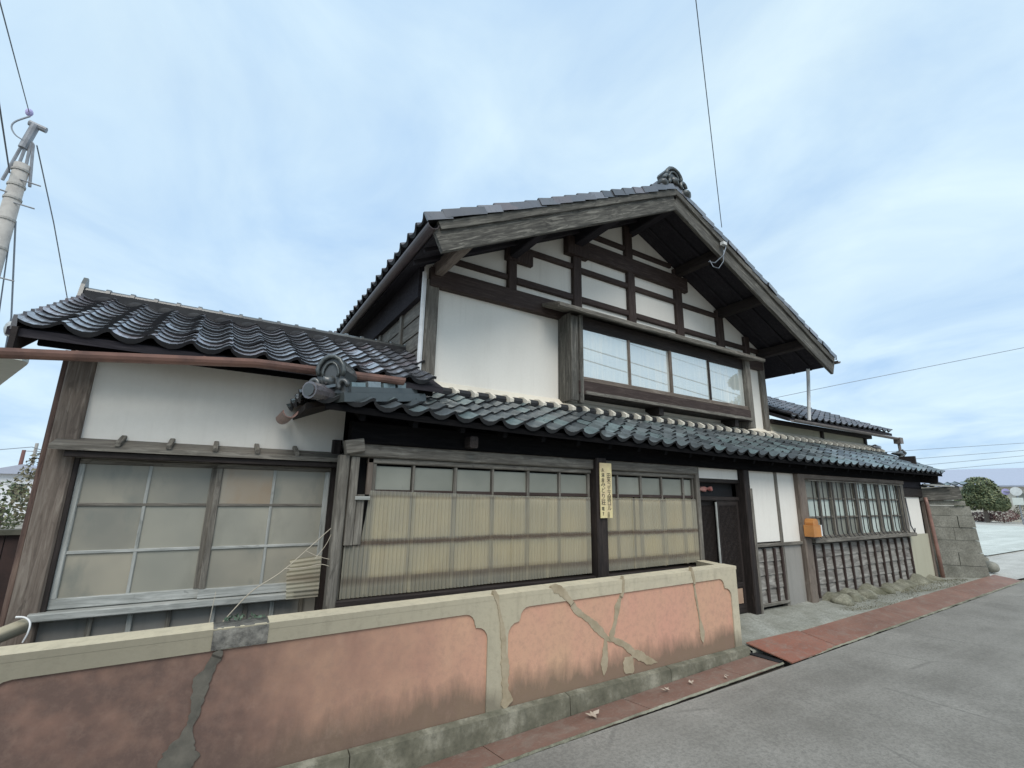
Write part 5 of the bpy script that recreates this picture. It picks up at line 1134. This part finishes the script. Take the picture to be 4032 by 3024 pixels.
# ------------------------------------------------------------------ left background
lf = empty('dark_fence', (-2.6, 6.2, gz(-2.6)), 'low dark brown timber fence with mossy top left of the corner post', 'fence')
for i in range(9): bx('fence_board', -4.2 + i * 0.33, -4.2 + i * 0.33 + 0.322, 6.2, 6.24, gz(-3), 1.20 + random.uniform(-.01, .01), 'dark_fence', lf)
MB().box(-4.2, -1.25, 6.15, 6.30, 1.205, 1.25).obj('fence_cap', 'moss', lf)
sb = empty('left_shrub', (-4.6, 20, gz(-5)), 'olive green shrub showing behind the dark timber fence', 'shrub')
leaves('foliage', 'leaf_olive', [((-4.6, 20, 1.6), 0.55, 0.6, 1.1), ((-4.35, 20, 2.2), 0.3, 0.5, 0.8)], 0.07, 700, sb, 15); MB().tube([(-4.6, 20, gz(-5)), (-4.6, 20, 1.5)], 0.06, 6).obj('stem', 'wood_brown', sb)
sb = empty('left_hedge', (-6.4, 24, gz(-6)), 'grey-green hedge mound at the foot of the two far poles', 'hedge')
leaves('foliage', 'leaf_green', [((-6.3, 24, 0.9), 0.9, 0.8, 0.9), ((-7.0, 24, 0.6), 0.8, 0.8, 0.6)], 0.08, 700, sb, 16); MB().tube([(-6.3, 24, gz(-6)), (-6.3, 24, 0.9)], 0.06, 6).obj('stem', 'wood_brown', sb)
cr = empty('white_house', (-12, 45, gz(-12)), 'small white house in the distance behind the far hedge', 'house')
bx('wall', -13.2, -9.4, 45, 50, gz(-12), 2.35, 'car_white', cr); MB().prism_y([(-13.6, 2.35), (-9.0, 2.35), (-11.3, 3.0)], 44.6, 50.4).obj('roof', 'far_roof', cr); bx('window', -11.6, -10.9, 44.96, 44.99, 0.9, 1.7, 'interior', cr)
def pole(name, x, y, z1, r0, r1, mat, label, arms=()):
    P = empty(name, (x, y, gz(x)), label, 'utility pole')
    MB().tube([Vector((x, y, gz(x))), Vector((x, y, z1))], r0, 12, r1).obj('shaft', mat, P, smooth=False)
    for z, l, dx_ in arms: MB().tube([Vector((x - l * 0.4 + dx_, y - 0.05, z)), Vector((x + l * 0.6 + dx_, y - 0.05, z))], 0.06, 6).obj('crossarm', 'steel_grey', P)
    return P
a = at(95, 1772, 90); pole('far_pole', a.x, 90, a.z, 0.26, 0.21, 'pole_red', 'reddish far utility pole standing beside the grey one', ((a.z - 3.2, 1.6, 0),))
a = at(120, 1775, 90); pole('far_pole', a.x, 92, a.z + 1.2, 0.24, 0.19, 'concrete_pole', 'grey far utility pole with crossarms beside the reddish one', ((a.z + 0.05, 3.2, 0.3), (a.z - 2.0, 2.4, 1.0), (a.z - 3.1, 2.2, 1.0)))
# near pole on the left, leaning steel top piece
PX, PY_ = -3.43, 10.0
P1 = empty('utility_pole', (PX, PY_, gz(PX)), 'concrete utility pole with a grey steel extension on top beside the left roof', 'utility pole')
zt = at(90, 650, PY_).z
MB().tube([Vector((PX, PY_, gz(PX))), Vector((PX, PY_, zt))], 0.14, 16, 0.098).obj('shaft', 'concrete_pole', P1, smooth=True)
for dz in (0.10, 0.38, 0.62, 1.0, 1.5): MB().tube([Vector((PX, PY_, zt - dz)), Vector((PX, PY_, zt - dz - 0.035))], 0.112 + 0.004 * dz, 14).obj('band', 'concrete_pole', P1)
for i, dz in enumerate((0.30, 0.55, 0.72, 1.2, 2.0, 2.4)):
    MB().tube([Vector((PX - (0.25 if i % 2 else 0.0), PY_ - 0.08, zt - dz)), Vector((PX + (0.0 if i % 2 else 0.30), PY_ - 0.08, zt - dz - 0.03))], 0.012, 6).obj('step_bolt', 'steel_grey', P1)
tp = at(140, 495, PY_); 
for sx in (-0.17, -0.06, 0.06, 0.15): MB().tube([Vector((PX + sx, PY_, zt - 0.35)), Vector((PX + sx * 0.35, PY_, zt + 0.42)), Vector((tp.x - 0.06, PY_, zt + 0.55))], 0.022, 6).obj('steel_strut', 'steel_grey', P1)
MB().tube([Vector((tp.x - 0.07, PY_, zt + 0.3)), Vector((tp.x, PY_, tp.z))], 0.06, 10).obj('steel_tube', 'steel_grey', P1)
MB().tube([Vector((tp.x - 0.08, PY_, tp.z + 0.02)), Vector((tp.x + 0.14, PY_, tp.z - 0.03))], 0.05, 8).obj('top_bracket', 'steel_grey', P1)
ins = at(115, 443, PY_)
MB().blob(ins, 0.05, 0.05, 0.07, 2, 2, 0.05).obj('insulator', 'purple_sign', P1)
def wire(name, pts, r, mat, label, sag=0.0, n=16, group='overhead wires'):
    pts = [Vector(p) for p in pts]; out_ = []
    for a, c in zip(pts, pts[1:]):
        for i in range(n): t = i / n; out_.append(a.lerp(c, t) - Vector((0, 0, 4 * sag * t * (1 - t))))
    out_.append(pts[-1]); return MB().tube(out_, r, 5).obj(name, mat, None, label=label, cat='wire', group=group)
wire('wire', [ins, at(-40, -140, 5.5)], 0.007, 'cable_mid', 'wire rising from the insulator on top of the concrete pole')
curve('jumper_wire', [(118, 458), (62, 478), (45, 500), (62, 532), (100, 556)], [9.95] * 5, 0.014, 'cable_far', P1)
wire('wire', [at(145, 572, PY_), at(212, 880, 11.5), at(275, 1230, 14.0)], 0.010, 'cable_far', 'thin wire dropping from the pole top behind the left roof')
wire('wire', [at(38, 680, PY_), at(0, 430, 8.5), at(-60, 60, 6.5)], 0.011, 'cable_mid', 'thick wire leaving the concrete pole at the banded part')
wire('guy_wire', [at(62, 870, PY_), at(45, 1250, PY_ + 0.4), Vector((at(10, 1700, PY_ + 1).x, PY_ + 1.0, 0.0))], 0.013, 'cable_far', 'guy wire hanging from the concrete pole with a white insulator')
MB().blob(at(39, 1295, PY_ + 0.4), 0.07, 0.07, 0.14, 3, 2, 0.05).obj('guy_insulator', 'white_paint', None, label='white egg-shaped insulator on the guy wire', cat='insulator')
wire('guy_wire', [at(35, 960, PY_), Vector((at(12, 1690, PY_ + 1.3).x, PY_ + 1.3, 0.0))], 0.010, 'cable_far', 'second guy wire running down left of the insulator')
# cream canopy corner at the far left
CP = empty('carport', (-4.6, 8.2, gz(-4.6)), 'pale cream carport roof corner below the copper gutter', 'carport')
MB().prism_z([(-2.10, 7.02), (-2.0, 7.06), (-1.97, 7.15), (-2.02, 7.3), (-2.75, 9.15), (-6.5, 9.6), (-6.5, 6.3)], 2.98, 3.06).obj('roof_panel', 'cream_panel', CP)
MB().tube([(-4.6, 8.2, gz(-4.6)), (-4.6, 8.2, 2.98)], 0.06, 8).obj('post', 'steel_grey', CP)
MB().box(-6.4, -2.35, 7.5, 7.53, 2.95, 2.979).box(-6.4, -2.4, 7.75, 7.78, 2.95, 2.979).obj('roof_rib', 'steel_grey', CP)

# ------------------------------------------------------------------ wires and far lines
AT = at(2842, 895, YB - 0.08); FAR = AT + (at(2740, 0, 2.67) - AT) * 4.2
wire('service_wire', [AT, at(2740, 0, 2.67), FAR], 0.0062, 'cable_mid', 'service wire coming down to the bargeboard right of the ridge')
hk = at(2852, 958, YB - 0.10)
MB().tube([hk, at(2858, 975, YB - 0.1), at(2848, 1005, YB - 0.12), at(2815, 1035, YB + 0.0), at(2790, 1030, YB + 0.1)], 0.008, 6).tube([at(2850, 985, YB - 0.1), at(2848, 1030, YB - 0.1), at(2830, 1056, YB - 0.06), at(2808, 1050, YB), at(2795, 1025, YB + 0.08)], 0.006, 6).obj('wire_loop', 'cable_far', H)
bx('wire_hook', hk.x - 0.05, hk.x + 0.04, YB - 0.12, YB - 0.06, hk.z - 0.03, hk.z + 0.02, 'white_paint', H)
SPL = empty('service_pole', (FAR.x, FAR.y, gz(FAR.x)), 'concrete pole behind the viewpoint carrying the service wire', 'utility pole')
MB().tube([Vector((FAR.x, FAR.y, gz(FAR.x))), Vector((FAR.x, FAR.y, FAR.z + 0.4))], 0.18, 12, 0.12).obj('shaft', 'concrete_pole', SPL)
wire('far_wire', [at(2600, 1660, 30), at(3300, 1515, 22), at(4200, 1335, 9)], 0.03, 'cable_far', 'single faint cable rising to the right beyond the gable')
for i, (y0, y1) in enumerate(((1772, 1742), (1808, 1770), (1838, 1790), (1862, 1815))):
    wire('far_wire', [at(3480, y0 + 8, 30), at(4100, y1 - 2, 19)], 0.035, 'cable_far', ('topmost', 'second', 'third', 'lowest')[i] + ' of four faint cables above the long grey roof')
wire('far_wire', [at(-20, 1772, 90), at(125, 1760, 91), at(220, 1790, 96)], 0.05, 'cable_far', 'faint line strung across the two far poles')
# wires and clipped pine on the other side of the road (seen mirrored in the upper panes)
def mir(px, py, Y): p = at(px, py, Y); p.y = 2 * YW - p.y; return p
for i, (a, c) in enumerate((((2294, 1367), (2916, 1556)), ((2294, 1414), (2880, 1588)), ((2480, 1352), (2925, 1500)))):
    p, q = mir(*a, 11.5), mir(*c, 11.8); d = q - p
    wire('street_wire', [p - d * 1.5, q + d * 1.2], 0.02 if i < 2 else 0.01, 'cable', ('upper street wire across the road mirrored in the upper panes', 'lower street wire across the road mirrored in the upper panes', 'thin street wire across the road mirrored in the upper panes')[i])
tp = mir(2935, 1560, 14); PT = empty('clipped_pine', (tp.x, tp.y, gz(tp.x)), 'dark clipped pine across the road mirrored in the right upper pane', 'tree')
zt2 = mir(2925, 1500, 14).z; zb2 = mir(2925, 1580, 14).z
MB().tube([(tp.x, tp.y, gz(tp.x)), (tp.x + 0.1, tp.y, zt2)], 0.2, 8, 0.08).obj('trunk', 'wood_brown', PT)
leaves('crown', 'leaf_green', [((tp.x, tp.y, zt2), 0.55, 0.8, 0.45), ((tp.x + 0.2, tp.y, zb2 - 0.3), 0.9, 1.0, 0.75), ((tp.x + 0.3, tp.y, zb2 - 1.6), 1.3, 1.3, 1.0)], 0.09, 900, PT, 21)
